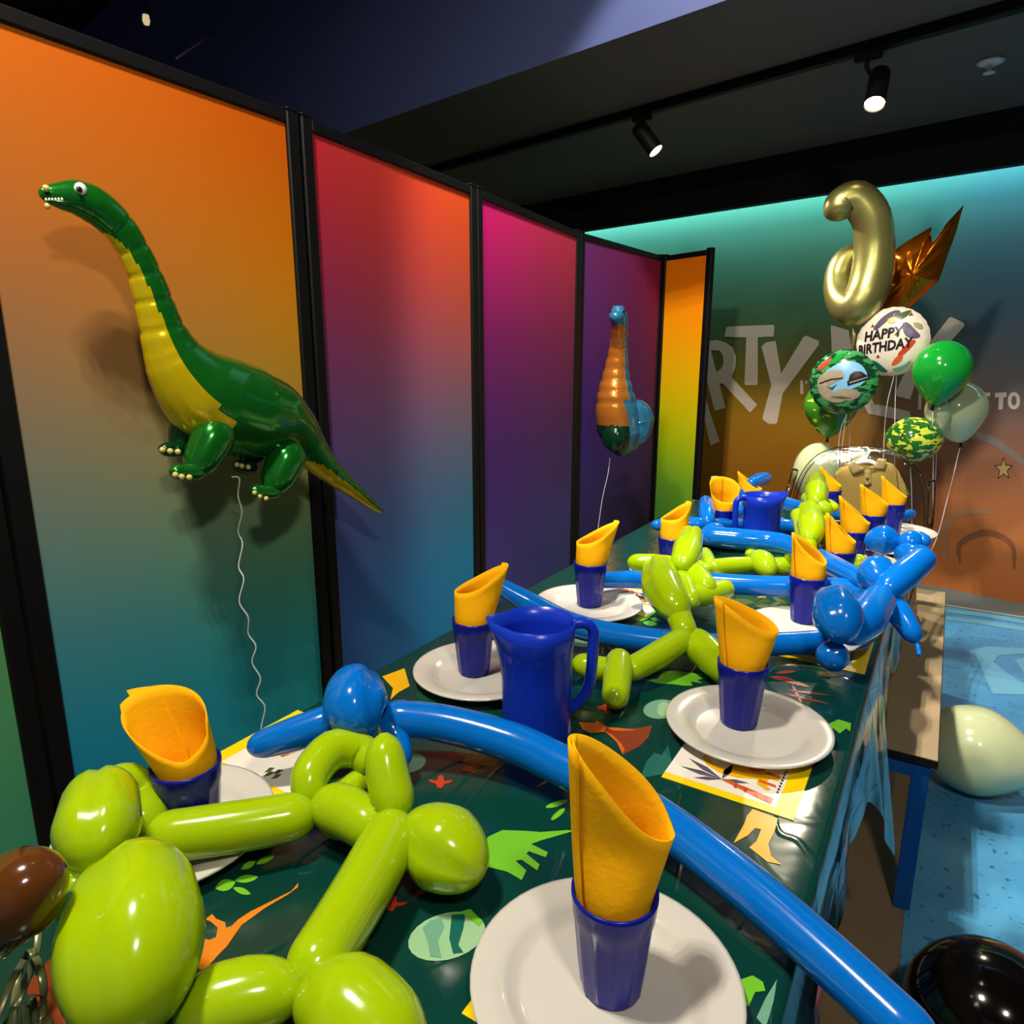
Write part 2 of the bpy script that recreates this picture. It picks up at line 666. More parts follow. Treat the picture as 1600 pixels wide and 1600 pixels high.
ztop = (wall(1265, 310).z + wall(1600, 258).z) / 2
S0, S1 = -7.0, 2.6
WALLH = 2.75
wl_left = [(0.0, (120, 72, 20)), (0.22, (160, 100, 10)), (0.36, (150, 112, 10)), (0.46, (88, 96, 36)), (0.56, (58, 104, 78)), (0.7, (70, 132, 116)), (1.0, (90, 160, 150))]
wl_right = [(0.0, (190, 110, 56)), (0.16, (196, 116, 60)), (0.30, (136, 92, 74)), (0.42, (92, 90, 92)), (0.55, (40, 74, 96)), (0.7, (44, 100, 116)), (1.0, (90, 160, 170))]
v, f = box((0, 0, WALLH / 2), (S1 - S0, 0.1, WALLH))
v = [(a[0] + (S1 + S0) / 2, a[1] + 0.05, a[2]) for a in v]
u0 = (wall(1120, 560) - A0).dot(WD)
u1 = (wall(1600, 560) - A0).dot(WD)
uA = (wall(1300, 560) - A0).dot(WD)
uB = (wall(1520, 560) - A0).dot(WD)
wall_back = mk('wall_back', v, f, ramp2_mat('mural_print', wl_left, wl_right, uB - uA, WALLH, 0.6, x0=uA), None, smooth=False)
wall_back.location = A0
wall_back.rotation_euler = (0, 0, math.atan2(WD.y, WD.x))
wall_back['kind'] = 'structure'
wall_back['label'] = 'back wall with a painted teal to orange mural and pale lettering'


def wall_decal(name, pts, m, off=0.0015, thick=True):
    P = [wall(x, y, off) for x, y in pts]
    L = []
    for p in P:
        q = p - A0
        L.append(Vector((q.dot(WD), -q.dot(WN), q.z)))
    V, F = poly(L)
    F = up_faces(V, F, Vector((0, -1, 0)))
    o = mk(name, V, F, m, None, smooth=False)
    o.parent = wall_back
    return o


def cr(pts, ox, oy, s):
    return [(ox + x / s, oy + y / s) for x, y in pts]


S6 = 6.154
LET = [
    # A (right leg), R, T, Y
    [(60, 830), (100, 830), (275, 1355), (185, 1390)],
    [(110, 400), (190, 380), (195, 475), (190, 480), (330, 1030), (225, 1060), (110, 600)],
    [(180, 385), (250, 376), (330, 400), (400, 450), (432, 540), (425, 640), (395, 710), (390, 735), (635, 1000), (565, 1075), (310, 800), (270, 790), (240, 690), (290, 650), (312, 590), (305, 530), (275, 480), (195, 475)],
    [(320, 345), (340, 255), (360, 248), (790, 230), (800, 245), (792, 342), (640, 350), (640, 790), (630, 810), (520, 810), (512, 790), (530, 352)],
    [(675, 440), (720, 400), (810, 385), (865, 700), (1080, 345), (1110, 335), (1225, 385), (1228, 420), (880, 890), (825, 1175), (800, 1187), (740, 1180), (685, 1140), (690, 1100), (770, 810)],
    [(1046, 765), (1076, 762), (1080, 897), (1048, 900)],
    [(1098, 768), (1120, 768), (1112, 800), (1096, 806)],
]
for g in LET:
    wall_decal('letter', cr(g, 1080, 470, S6), M['letter'])
wall_decal('letter', [(1298, 508), (1326, 516), (1331, 545), (1366, 632), (1385, 634), (1421, 643), (1423, 650), (1419, 659), (1357, 646), (1330, 600), (1300, 560)], M['letter'])
wall_decal('letter', cr([(380, 1040), (365, 1005), (470, 775), (640, 590), (880, 285), (905, 280), (1020, 335), (1030, 360), (560, 900), (505, 1070)], 1340, 450, S6), M['letter'])
wall_decal('letter', cr([(586, 1012), (616, 1012), (612, 1168), (582, 1168)], 1340, 450, S6), M['letter'])
wall_decal('letter', cr([(1205, 1008), (1275, 1004), (1275, 1040), (1205, 1044)], 1340, 450, S6), M['letter'])
wall_decal('letter', cr([(1322, 1008), (1432, 1004), (1432, 1048), (1402, 1050), (1395, 1168), (1352, 1168), (1358, 1052), (1320, 1052)], 1340, 450, S6), M['letter'])
ring_o = [(1503 + 62 * math.cos(a) * (1 if abs(math.cos(a)) < .9 else .95), 1084 + 84 * math.sin(a)) for a in np.linspace(0, 2 * PI, 25)]
ring_i = [(1503 + 26 * math.cos(a), 1084 + 48 * math.sin(a)) for a in np.linspace(2 * PI, 0, 25)]
wall_decal('letter', cr(ring_o + ring_i, 1340, 450, S6), M['letter'])
# star and curling strokes of the mural
star = []
for i in range(10):
    r = 14 if i % 2 == 0 else 6
    a = PI / 2 + i * PI / 5
    star.append((1568 + r * 0.9 * math.cos(a), 733 - r * 1.1 * math.sin(a)))
wall_decal('star_outline', [(1568 + (x - 1568) * 1.25, 733 + (y - 733) * 1.25) for x, y in star], M['p_ink'], 0.0012)
wall_decal('star', star, mat('mural_star', (190, 160, 100), 0.6), 0.0022)


def arc_decal(name, path, w, m):
    P = catmull([Vector((x, y, 0)) for x, y in path], 18)
    a, b = [], []
    for i, p in enumerate(P):
        t = (P[min(i + 1, 17)] - P[max(i - 1, 0)]).normalized()
        k = w * math.sin(PI * (i + 0.6) / 18.2) ** 0.6
        a.append((p.x - t.y * k, p.y + t.x * k))
        b.append((p.x + t.y * k, p.y - t.x * k))
    wall_decal(name, a + b[::-1], m, 0.0012)


arc_decal('painted_arc', [(1470, 690), (1520, 680), (1570, 700), (1640, 760)], 6, mat('mural_grey', (128, 116, 106), 0.6))
arc_decal('painted_arc', [(1478, 880), (1476, 830), (1500, 800), (1560, 800)], 7, mat('mural_tan', (170, 116, 80), 0.6))
arc_decal('painted_arc', [(1500, 880), (1500, 850), (1540, 832), (1580, 850), (1585, 890)], 5, mat('mural_brown', (140, 82, 50), 0.6))

# floor
v, f = box((-1.0, 2.0, -0.05), (9.0, 9.0, 0.1))
fl = mk('floor', v, f, M['floor'], None, smooth=False)
fl['kind'] = 'structure'
edge_x = at(1412, 1435, 0).x
V = [Vector((edge_x, -1.5, 0.002)), Vector((3.4, -1.5, 0.002)), Vector((3.4, 3.8, 0.002))]
ga = at(1480, 947, 0)
gb = at(1600, 966, 0)
gd = (gb - ga).normalized()
gl_ = ga + gd * ((edge_x - ga.x) / gd.x)
gr_ = ga + gd * ((3.4 - ga.x) / gd.x)
V = [Vector((edge_x, -1.5, 0.003)), Vector((3.4, -1.5, 0.003)), Vector((gr_.x, gr_.y, 0.003)), Vector((gl_.x, gl_.y, 0.003))]
b_ = [Vector((p.x, p.y, 0.0)) for p in V]
vin = mk('floor', V + b_, [(0, 1, 2, 3), (0, 4, 5, 1), (1, 5, 6, 2), (2, 6, 7, 3), (3, 7, 4, 0)], M['blue_floor'], None, smooth=False)
vin['kind'] = 'structure'
V = [gl_ + Vector((0, 0, .004)), gr_ + Vector((0, 0, .004)), A0 + WD * 3.4 + Vector((0, 0, .004)), A0 + WD * (-0.3) + Vector((0, 0, .004))]
gs = mk('trim_1', V, [(0, 1, 2, 3)], M['grey_floor'], None, smooth=False)
gs['kind'] = 'structure'
e1, e2 = gl_ + Vector((0, 0, .005)), gr_ + Vector((0, 0, .005))
nrm = Vector((-gd.y, gd.x, 0)) * 0.012
tl = mk('trim_2', [e1 - nrm, e2 - nrm, e2 + nrm, e1 + nrm], [(0, 1, 2, 3)], mat('pale_floor_seam', (190, 176, 150), 0.6), None, smooth=False)
tl['kind'] = 'structure'


def floor_decal(pts, m):
    P = [at(x, y, 0.0045) for x, y in pts]
    V, F = poly(P)
    o = mk('stripe_and_lit_patch', V, up_faces(V, F), m, None, smooth=False)
    o.parent = vin
    return o


floor_decal([(1478, 951), (1540, 958), (1620, 972), (1620, 978), (1540, 964), (1478, 957)], M['stripe_and_glare'])
floor_decal([(1478, 962), (1540, 969), (1620, 983), (1620, 990), (1540, 976), (1478, 968)], M['stripe_and_glare'])
floor_decal([(1512, 1016), (1545, 1010), (1620, 1014), (1620, 1020), (1560, 1024), (1552, 1034), (1580, 1056), (1620, 1078), (1620, 1086), (1552, 1084), (1540, 1060), (1528, 1030)], M['stripe_and_glare'])  # pool of light with glare on the vinyl, painted in as a pale shape
floor_decal([(1586, 1030), (1620, 1024), (1620, 1060), (1600, 1052)], M['stripe_and_glare'])  # smaller piece of the same painted-in light

# ceiling of the alcove, bulkhead, pelmet, high ceiling
CZ = 2.36
k = (CZ - CH)
e_a = at(600, 187, CZ)
e_b = at(1137, 0, CZ)
ed = (e_b - e_a).normalized()
EL = e_a - ed * 5.0
ER = e_a + ed * 6.5
wa = wallpt(S0, CZ)
wb = wallpt(S1, CZ)
T = Vector((0, 0, 0.12))
V = [EL, ER, wb, wa]
V8 = V + [p + T for p in V]
ce = mk('ceiling', V8, [(3, 2, 1, 0), (4, 5, 6, 7), (0, 1, 5, 4), (1, 2, 6, 5), (2, 3, 7, 6), (3, 0, 4, 7)], M['ceil'], None, smooth=False)
ce['kind'] = 'structure'
bn = Vector((ed.y, -ed.x, 0))
if bn.y > 0:
    bn = -bn
HZ = 3.7
v = [EL, ER, ER + Vector((0, 0, HZ - CZ)), EL + Vector((0, 0, HZ - CZ))]
v = [p + bn * 0.002 for p in v] + [p - bn * 0.08 + Vector((0, 0, .125)) for p in v]
bh = mk('trim_3', v, [(0, 1, 2, 3), (7, 6, 5, 4), (0, 4, 5, 1), (2, 6, 7, 3), (1, 5, 6, 2), (0, 3, 7, 4)], M['navy'], None, smooth=False)
bh['kind'] = 'structure'
v, f = box((-2.2, 1.4, HZ + 0.06), (14, 9, 0.1))
hc = mk('ceiling', v, f, M['blackflat'], None, smooth=False)
hc['kind'] = 'structure'
# pelmet in front of the wall wash light
PO = 0.20
zp = (wall(1265, 310, PO).z + wall(1600, 258, PO).z) / 2
pc = wallpt((S0 + S1) / 2, (zp + CZ) / 2, PO + 0.03)
pe = mkbox('trim_4', pc, (S1 - S0, 0.06, CZ - zp), M['blackflat'], None, ax=(WD, WN))
pe['kind'] = 'structure'
cs = thing('cove_light', 'cool white light strip hidden behind the black pelmet along the back wall', 'light strip', wallpt(-0.6, zp + 0.1, 0.11))
mkbox('strip', wallpt(-0.6, zp + 0.10, 0.11), (5.4, 0.05, 0.012), M['cove'], cs, ax=(WD, WN))
mkbox('channel', wallpt(-0.6, zp + 0.115, 0.11), (5.4, 0.07, 0.016), M['black'], cs, ax=(WD, WN))

# wall on the right, dark, out of the frame, and wall behind
v, f = box((3.45, 1.5, 1.5), (0.1, 9, 3.2))
wr = mk('wall_right', v, f, M['navy'], None, smooth=False)
wr['kind'] = 'structure'
v, f = box((-7.0, 1.5, 1.8), (0.1, 12, 4.0))
wl = mk('wall_left', v, f, M['blackflat'], None, smooth=False)
wl['kind'] = 'structure'

# =================================================================== FOLDING SCREEN
ST = 1.80
tops = [at(x, y, ST) for x, y in ((461, 180), (739, 294), (903, 363), (1035, 401), (1116, 389))]
left_in = atx(52, 880, tops[0].x)                  # inner edge of the first frame in view
p_start = Vector((tops[0].x + 0.01, left_in.y - 0.035, ST))
p_prev = p_start + (p_start - tops[0]).normalized() * 0.75 + Vector((0.05, 0, 0))
SP = [p_prev, p_start] + tops
SCOL = [
    ([(0, (40, 150, 160)), (.5, (76, 160, 110)), (1, (170, 150, 60))], [(0, (50, 150, 140)), (.42, (80, 160, 90)), (.7, (130, 150, 40)), (1, (200, 140, 30))]),
    ([(0, (0, 130, 184)), (.28, (0, 142, 184)), (.44, (66, 140, 148)), (.60, (124, 128, 112)), (.74, (156, 106, 66)), (.86, (178, 100, 34)), (1, (188, 90, 6))],
     [(0, (20, 160, 186)), (.30, (36, 162, 158)), (.45, (96, 164, 118)), (.60, (168, 152, 44)), (.75, (210, 136, 2)), (.88, (200, 104, 0)), (1, (192, 78, 0))]),
    ([(0, (48, 92, 176)), (.30, (50, 98, 176)), (.48, (78, 82, 150)), (.66, (110, 60, 116)), (.82, (156, 36, 72)), (1, (204, 42, 50))],
     [(0, (0, 130, 176)), (.32, (24, 136, 172)), (.5, (84, 118, 142)), (.66, (140, 88, 96)), (.82, (190, 74, 42)), (1, (212, 76, 8))]),
    ([(0, (52, 78, 150)), (.35, (80, 54, 140)), (.55, (78, 40, 118)), (.74, (122, 30, 104)), (.88, (176, 20, 108)), (1, (214, 16, 112))],
     [(0, (50, 84, 150)), (.35, (84, 72, 130)), (.55, (92, 58, 108)), (.74, (140, 52, 92)), (.88, (186, 58, 84)), (1, (212, 66, 76))]),
    ([(0, (40, 40, 90)), (.35, (60, 50, 110)), (.5, (56, 36, 132)), (.7, (84, 42, 118)), (1, (118, 52, 122))],
     [(0, (60, 50, 90)), (.4, (80, 46, 96)), (.6, (96, 42, 92)), (.8, (116, 34, 84)), (1, (160, 34, 76))]),
    ([(0, (40, 120, 70)), (.3, (84, 152, 40)), (.45, (160, 190, 0)), (.6, (214, 186, 0)), (.78, (242, 152, 0)), (1, (238, 116, 0))],
     [(0, (50, 130, 70)), (.3, (104, 170, 30)), (.45, (190, 200, 0)), (.6, (226, 186, 0)), (.78, (248, 150, 0)), (1, (240, 110, 0))]),
]
screen = thing('folding_screen', 'tall folding screen of sunset gradient panels in black frames behind the table', 'screen', Vector((tops[1].x, tops[1].y, 0)))
for i in range(len(SP) - 1):
    a, b = SP[i].copy(), SP[i + 1].copy()
    a.z = b.z = 0
    d = (b - a).normalized()
    Lw = (b - a).length
    nn = Vector((d.y, -d.x, 0))
    g = 0.004
    pw = Lw - 2 * g
    w_, d_ = 0.034, 0.032
    H0 = 0.02
    Hh = ST - H0
    ang = math.atan2(d.y, d.x)
    o0 = a + d * g
    v, f = box((pw / 2, 0, H0 + Hh / 2), (pw - 0.03, 0.014, Hh - 0.03))
    pm = ramp2_mat('panel_print_%d' % i, SCOL[i][0], SCOL[i][1], pw, Hh, 0.75, 0, H0, spec=0.12)
    pnl = mk('panel', v, f, pm, screen, smooth=False, local=True)
    pnl.location = o0 - origin_of(screen)
    pnl.rotation_euler = (0, 0, ang)
    for nm, c, s in (('stile', (w_ / 2, 0, H0 + Hh / 2), (w_, d_, Hh)), ('stile', (pw - w_ / 2, 0, H0 + Hh / 2), (w_, d_, Hh)),
                     ('rail', (pw / 2, 0, ST - 0.013), (pw - 2 * w_, d_ * 0.9, 0.026)), ('rail', (pw / 2, 0, H0 + 0.02), (pw - 2 * w_, d_ * 0.9, 0.04)),
                     ('corner_cap', (w_ / 2, 0, ST + 0.004), (w_ * 1.05, d_ * 1.05, 0.008)), ('corner_cap', (pw - w_ / 2, 0, ST + 0.004), (w_ * 1.05, d_ * 1.05, 0.008))):
        v, f = box(c, s)
        o = mk(nm, v, f, M['black'], pnl, smooth=False, local=True)
        bm = bmesh.new()
        bm.from_mesh(o.data)
        bmesh.ops.bevel(bm, geom=bm.edges[:], offset=0.003, segments=1, affect='EDGES')
        bm.to_mesh(o.data)
        bm.free()

# =================================================================== TRACK LIGHTS, SPRINKLER
t_a = at(690, 262, CZ - 0.02)
t_b = at(1600, 6, CZ - 0.02)
td = (t_b - t_a).normalized()
tr = mkbox('track', (t_a + t_b) / 2 + td * 0.3, ((t_b - t_a).length + 0.9, 0.035, 0.035), M['black'], None, ax=(td, Vector((-td.y, td.x, 0))))
tag(tr, 'long black lighting track fixed under the dark ceiling', 'track')


def track_spot(px_mount, head, aim, label, lens, watts, angle, blend, color):
    m = at(px_mount[0], px_mount[1], CZ - 0.035)
    m = t_a + td * ((m - t_a).dot(td))
    m.z = CZ - 0.037
    o = thing('track_spotlight', label, 'spotlight', m, 'track spotlights')
    h = Vector(head)
    mkbox('adapter', m + Vector((0, 0, -0.012)), (0.09, 0.03, 0.024), M['black'], o, ax=(td, Vector((-td.y, td.x, 0))), bevel=0.003)
    ax = (Vector(aim) - h).normalized()
    L = 0.15
    tube('stem', [m + Vector((0, 0, -0.02)), m + Vector((0, 0, -0.05)), h - ax * 0.02], 0.008, M['black'], o, 8)
    c0, c1 = h - ax * L / 2, h + ax * L / 2
    R = 0.036
    V, F = sweep([c0, c0 + ax * 0.004, c0 + ax * 0.02, c0 + ax * (L - 0.004), c1], [R * .8, R * .95, R, R, R * .97], 24, ref=Vector((0.1, 0.2, 1)))
    body = mk('housing', V, F[:-1], M['black'], o)
    V, F = sweep([c1 - ax * 0.012, c1 - ax * 0.004], [R * .95, R * .9], 20, ref=Vector((0.1, 0.2, 1)))
    mk('lens', V, F, lens, o)
    spot('track_light', c1 + ax * 0.006, c1 + ax, watts, angle, blend, color, 0.025)
    return o


YBQ = at(1452, 822, TZ).y + 0.6
hd1 = aty(1011, 217, at(1003, 180, CZ - 0.03).y - 0.02)
track_spot((1000, 178), hd1, aty(1375, 715, YBQ), 'black cylinder spotlight tilted to the right on the ceiling track', M['lens_dim'], 90, 60, 0.2, WARM)
hd2 = aty(1371, 138, at(1370, 92, CZ - 0.03).y - 0.01)
track_spot((1369, 92), hd2, Vector((-0.36, 2.2, 0.72)), 'glowing cylinder spotlight pointing down at the far end of the table', M['lens'], 60, 64, 0.4, (1, .88, .66))

spk = at(1548, 95, CZ)
sp_o = thing('sprinkler', 'small white ceiling sprinkler with a round plate', 'sprinkler', spk)
V, F = lathe([(0.0005, -0.001), (0.045, -0.001), (0.047, -0.006), (0.03, -0.014), (0.012, -0.016), (0.0005, -0.016)], 24)
mk('escutcheon', [Vector(p) + spk for p in V], F, M['white'], sp_o)
V, F = lathe([(0.006, -0.014), (0.007, -0.036), (0.02, -0.040), (0.021, -0.043), (0.006, -0.046), (0.0005, -0.046)], 20)
mk('sprinkler_head', [Vector(p) + spk for p in V], F, M['white'], sp_o)

# the lamp cluster itself (hangs from the high ceiling, above the frame)
for CLUSTER, lab in ((CLUSTERS[0][0], 'black ceiling fixture with six round lamps above the screen side of the table'), (CLUSTERS[1][0], 'black ceiling fixture with six round lamps above the bench side, behind the viewer'),
                     (CLUSTERS[2][0], 'black ceiling fixture with six round lamps above the middle of the table')):
    cl = thing('lamp_cluster', lab, 'lamp', CLUSTER, 'six-lamp ceiling fixtures')
    mkbox('housing', CLUSTER, (0.24, 0.36, 0.06), M['black'], cl, bevel=0.006)
    mkbox('hanger_rod', CLUSTER + Vector((0, 0, (HZ - CLUSTER.z) / 2 + 0.02)), (0.02, 0.02, HZ - CLUSTER.z - 0.03), M['black'], cl)
    for i in range(2):
        for j in range(3):
            c = CLUSTER + Vector((-0.04 + 0.08 * i, -0.08 + 0.08 * j, -0.033))
            V, F = lathe([(0.001, -0.002), (0.024, -0.002), (0.027, 0.003)], 20)
            mk('lamp_lens', [Vector(p) + c for p in V], F, M['cluster_lens'], cl)
# a far lamp in the dark upper left
flp = aty(228, 28, 2.2)
fo = thing('ceiling_lamp', 'small pale lamp in the dark ceiling above the first screen panel', 'lamp', flp)
V, F = lathe([(0.001, -0.03), (0.012, -0.028), (0.017, -0.012), (0.014, 0.012), (0.001, 0.014)], 14)
mk('bulb', [Vector(p) + flp for p in V], F, mat('faint_bulb', (240, 224, 190), 0.4, emit=((255, 226, 180), 0.55)), fo)
tube('cord', [flp + Vector((0, 0, .012)), flp + Vector((0, 0, HZ - flp.z))], 0.004, M['black'], fo, 3, 8)
r1, r2 = aty(275, 92, 2.3), aty(335, 52, 2.6)
tag(tube('ceiling_rod', [r1, r2], 0.006, mat('grey_rod', (90, 90, 92), 0.5), None, 3, 8), 'thin grey rod crossing the dark ceiling above the orange panel', 'rod')

# =================================================================== TABLES, CLOTHS, BENCH
XL, XR = at(0, 1335, TZ).x * 0.5 + at(510, 1105, TZ).x * 0.5, at(1340, 1150, TZ).x
YN = -0.25
YM = at(1380, 1015, TZ).y
YF = at(1452, 822, TZ).y


def table(label, y0, y1):
    o = thing('trestle_table', label, 'table', ((XL + XR) / 2, (y0 + y1) / 2, 0), 'tables under the dinosaur cloths')
    mkbox('tabletop', ((XL + XR) / 2, (y0 + y1) / 2, TZ - 0.02), (XR - XL - 0.016, y1 - y0 - 0.02, 0.03), M['bench'], o)
    for sx in (XL + 0.10, XR - 0.34):
        for sy in (y0 + 0.08, y1 - 0.08):
            mkbox('leg', (sx, sy, (TZ - 0.035) / 2), (0.035, 0.035, TZ - 0.035), M['blue_steel'], o)
    return o


table('table carrying the near settings, hidden under its dark green cloth', YN, YM)
table('table carrying the far settings up to the clear chair, hidden under its cloth', YM + 0.004, YF)


def tablecloth(label, y0, y1, drop, seed, corner=None, farend=False):
    rnd = random.Random(seed)
    ph = [rnd.uniform(0, 6.28) for _ in range(6)]
    ny = int((y1 - y0) / 0.012)
    r = 0.010
    prof = []                     # (x, z, hang) across the table
    nd = 14
    for i in range(nd):
        prof.append((XL, TZ - r - drop * (1 - i / nd), 1 - i / nd, -1))
    for i in range(5):
        a = PI / 2 * i / 4
        prof.append((XL + r - r * math.cos(a), TZ - r + r * math.sin(a), 0, -1))
    for i in range(1, 30):
        prof.append((XL + r + (XR - XL - 2 * r) * i / 30, TZ, 0, 0))
    for i in range(5):
        a = PI / 2 * i / 4
        prof.append((XR - r + r * math.sin(a), TZ - r + r * math.cos(a), 0, 1))
    for i in range(1, nd + 1):
        prof.append((XR, TZ - r - drop * i / nd, i / nd, 1))
    V, F = [], []
    for k in range(ny + 1):
        y = y0 + (y1 - y0) * k / ny
        for (x, z, h, s) in prof:
            if h > 0:
                fold = (math.sin(y * 21 + ph[0]) * 0.5 + math.sin(y * 43 + ph[1] + h) * 0.28 + math.sin(y * 9 + ph[2]) * 0.5 + math.sin(y * 80 + ph[3]) * 0.08)
                x2 = x + s * (0.004 + h * (0.012 + 0.013 * fold))
                lo = 1.0 + 0.10 * math.sin(y * 5 + ph[4])
                if corner and s > 0:
                    c = max(0.0, 1 - abs(y - corner[0]) / corner[1])
                    lo += corner[2] * c ** 1.2
                    x2 += corner[3] * c * h
                V.append((x2, y + (0.012 * math.sin(y * 33 + ph[5]) * h), TZ - 0.01 - (TZ - 0.01 - z) * lo))
            else:
                V.append((x, y, z))
    n = len(prof)
    for k in range(ny):
        for j in range(n - 1):
            F.append((k * n + j, k * n + j + 1, (k + 1) * n + j + 1, (k + 1) * n + j))
    o = mk('tablecloth', V, F, M['cloth'], None)
    return tag(o, label, 'tablecloth', 'dinosaur print tablecloths')


cloth_n = tablecloth('dark green plastic tablecloth with coloured dinosaurs under the near settings', YN - 0.02, YM - 0.03, 0.17, 3, corner=(YM - 0.04, 0.22, 1.45, 0.05))
cloth_f = tablecloth('dark green plastic tablecloth under the far settings, reaching to the clear chair', YM - 0.028, YF + 0.01, 0.27, 9, corner=(YF, 0.2, 0.9, 0.06))


def decal(pts, m, name='print', dz=0.0006, par=None):
    P = [at(x, y, TZ + dz) for x, y in pts]
    for p in P:
        p.x = min(p.x, XR - 0.011)
        p.x = max(p.x, XL + 0.011)
    V, F = poly(P)
    pr_ = par or (cloth_n if sum(p.y for p in P) / len(P) < YM - 0.03 else cloth_f)
    return mk(name, V, up_faces(V, F), m, pr_, smooth=False)


def ell(cx, cy, rx, ry, tilt=0, n=22):
    c, s = math.cos(tilt), math.sin(tilt)
    return [(cx + rx * math.cos(a) * c - ry * math.sin(a) * s, cy + rx * math.cos(a) * s + ry * math.sin(a) * c) for a in np.linspace(0, 2 * PI, n, endpoint=False)]


def footprint(cx, cy, s, rot, m):
    base = [(-2, 9), (2, 9), (4, 4), (9, -1), (12, -3), (11, 0), (5, 6 - 8), (3, -3), (1.5, -10), (0, -12), (-1.5, -10), (-3, -3), (-5, -2), (-11, 0), (-12, -3), (-9, -1), (-4, 4)]
    base = [(-2, 9), (2, 9), (4, 3), (10, 0), (12, -4), (8, -3), (3.5, -2), (2.5, -9), (0, -12), (-2.5, -9), (-3.5, -2), (-8, -3), (-12, -4), (-10, 0), (-4, 3)]
    c, sn = math.cos(rot), math.sin(rot)
    decal([(cx + s * (x * c - y * sn), cy + s * 0.62 * (x * sn + y * c)) for x, y in base], m)


def leaf(cx, cy, L, w, rot, m):
    P = []
    c, s = math.cos(rot), math.sin(rot)
    for i in range(7):
        t = i / 6
        P.append((L * (t - .5), w * math.sin(PI * t) ** .8))
    for i in range(5, 0, -1):
        t = i / 6
        P.append((L * (t - .5), -w * math.sin(PI * t) ** .8))
    decal([(cx + x * c - y * s, cy + (x * s + y * c)) for x, y in P], m)


S3 = 3.478
decal(cr([(578, 345), (540, 390), (420, 450), (320, 500), (250, 545), (215, 580), (185, 590), (180, 560), (130, 540), (110, 515), (70, 545), (100, 555), (140, 590), (130, 640), (95, 655), (70, 650), (60, 620), (10, 620), (20, 690), (30, 760), (40, 830), (60, 830), (140, 740), (190, 690), (230, 630), (270, 575), (400, 480), (520, 410), (575, 370)], 300, 1280, S3), M['p_orange'])
decal(ell(698, 1463, 62, 36, -0.28), M['p_pale'])
decal([(660, 1450), (672, 1438), (690, 1434), (694, 1448), (684, 1470), (690, 1496), (672, 1494), (668, 1470)], M['p_mint'], dz=0.0011)
decal([(706, 1430), (728, 1424), (724, 1450), (716, 1476), (724, 1488), (708, 1490), (702, 1466)], M['p_teal'], dz=0.0011)
decal([(700, 1430), (735, 1420), (754, 1440), (748, 1446), (724, 1428)], M['p_lime'], dz=0.0014)
footprint(612, 1412, 2.0, 0.15, M['p_red'])
footprint(688, 1222, 1.6, 0.05, M['p_red'])
footprint(734, 1200, 1.6, 1.2, M['p_brown'])
footprint(948, 1105, 1.6, 1.5, M['p_red'])
footprint(346, 1530, 1.5, 0.2, M['p_orange'])
footprint(962, 1017, 1.3, 0.4, M['p_red'])
for a in ((352, 1383, 34, 9, -.3), (385, 1373, 38, 6, -.15), (378, 1392, 30, 5, .35), (388, 1352, 26, 5, -.5), (415, 1343, 34, 5, -.45)):
    leaf(*a, M['p_lime'])
decal(cr([(680, 860), (700, 820), (760, 792), (850, 795), (920, 800), (1030, 792), (1060, 795), (920, 835), (880, 850), (950, 885), (940, 905), (870, 880), (860, 890), (915, 935), (905, 960), (840, 915), (815, 920), (860, 960), (840, 1000), (780, 965), (700, 945), (660, 930), (660, 890)], 500, 1000, 2.667), M['p_lime'])
decal([(586, 1548), (612, 1545), (635, 1538), (615, 1576), (600, 1570)], M['p_brown'])
decal([(85, 1490), (100, 1560), (140, 1600), (60, 1620), (40, 1540)], M['p_brown'])
S4 = 4.21
decal(cr([(280, 575), (370, 580), (480, 580), (585, 562), (560, 640), (500, 700), (390, 755), (375, 690), (320, 640), (268, 600)], 880, 1000, S4), M['p_brown'])
decal(cr([(100, 540), (200, 545), (225, 530), (285, 572), (270, 605), (180, 612), (130, 590)], 880, 1000, S4), M['p_rust'], dz=0.0011)
decal(cr([(276, 572), (370, 578), (490, 595), (330, 598)], 880, 1000, S4), M['p_rust'], dz=0.0011)
decal(cr([(272, 598), (320, 620), (385, 685), (405, 720), (392, 752), (350, 670)], 880, 1000, S4), M['p_rust'], dz=0.0011)
decal(ell(1032, 1108, 27, 15, -.1), M['p_mint'])
decal(ell(1036, 1108, 9, 12, .3), M['p_pale'], dz=0.0011)
decal(ell(640, 1192, 26, 15, -.2), M['p_mint'])
decal(ell(912, 1003, 22, 8, 0), M['p_mint'])
decal(cr([(520, 262), (620, 255), (660, 205), (740, 200), (830, 215), (930, 225), (900, 240), (950, 250), (880, 262), (920, 285), (840, 272), (850, 300), (790, 300), (720, 290), (640, 288)], 880, 1000, S4), M['p_lime'])
decal([(1010, 1190), (1022, 1176), (1034, 1180), (1044, 1163), (1050, 1190), (1035, 1210), (1000, 1216)], M['p_teal'])
decal([(648, 1082), (690, 1080), (715, 1092), (705, 1108), (660, 1100)], M['p_dark'])
decal([(1292, 1132), (1310, 1124), (1330, 1130), (1334, 1144), (1322, 1138), (1312, 1146), (1302, 1138), (1293, 1142)], M['p_lime'])
decal([(1158, 1530), (1176, 1524), (1192, 1534), (1196, 1548), (1180, 1550), (1170, 1572), (1160, 1570)], M['p_lime'])
decal([(1196, 1560), (1214, 1530), (1214, 1566), (1224, 1594), (1204, 1588), (1196, 1606), (1182, 1590)], M['p_mint'])
decal(cr([(940, 660), (1150, 740), (1120, 850), (1070, 950), (1090, 1050), (1180, 1125), (1060, 1100), (910, 980), (970, 930), (1010, 830), (960, 820), (900, 880), (780, 945), (870, 780), (890, 720)], 1000, 1140, 5.333), M['p_yellow'])
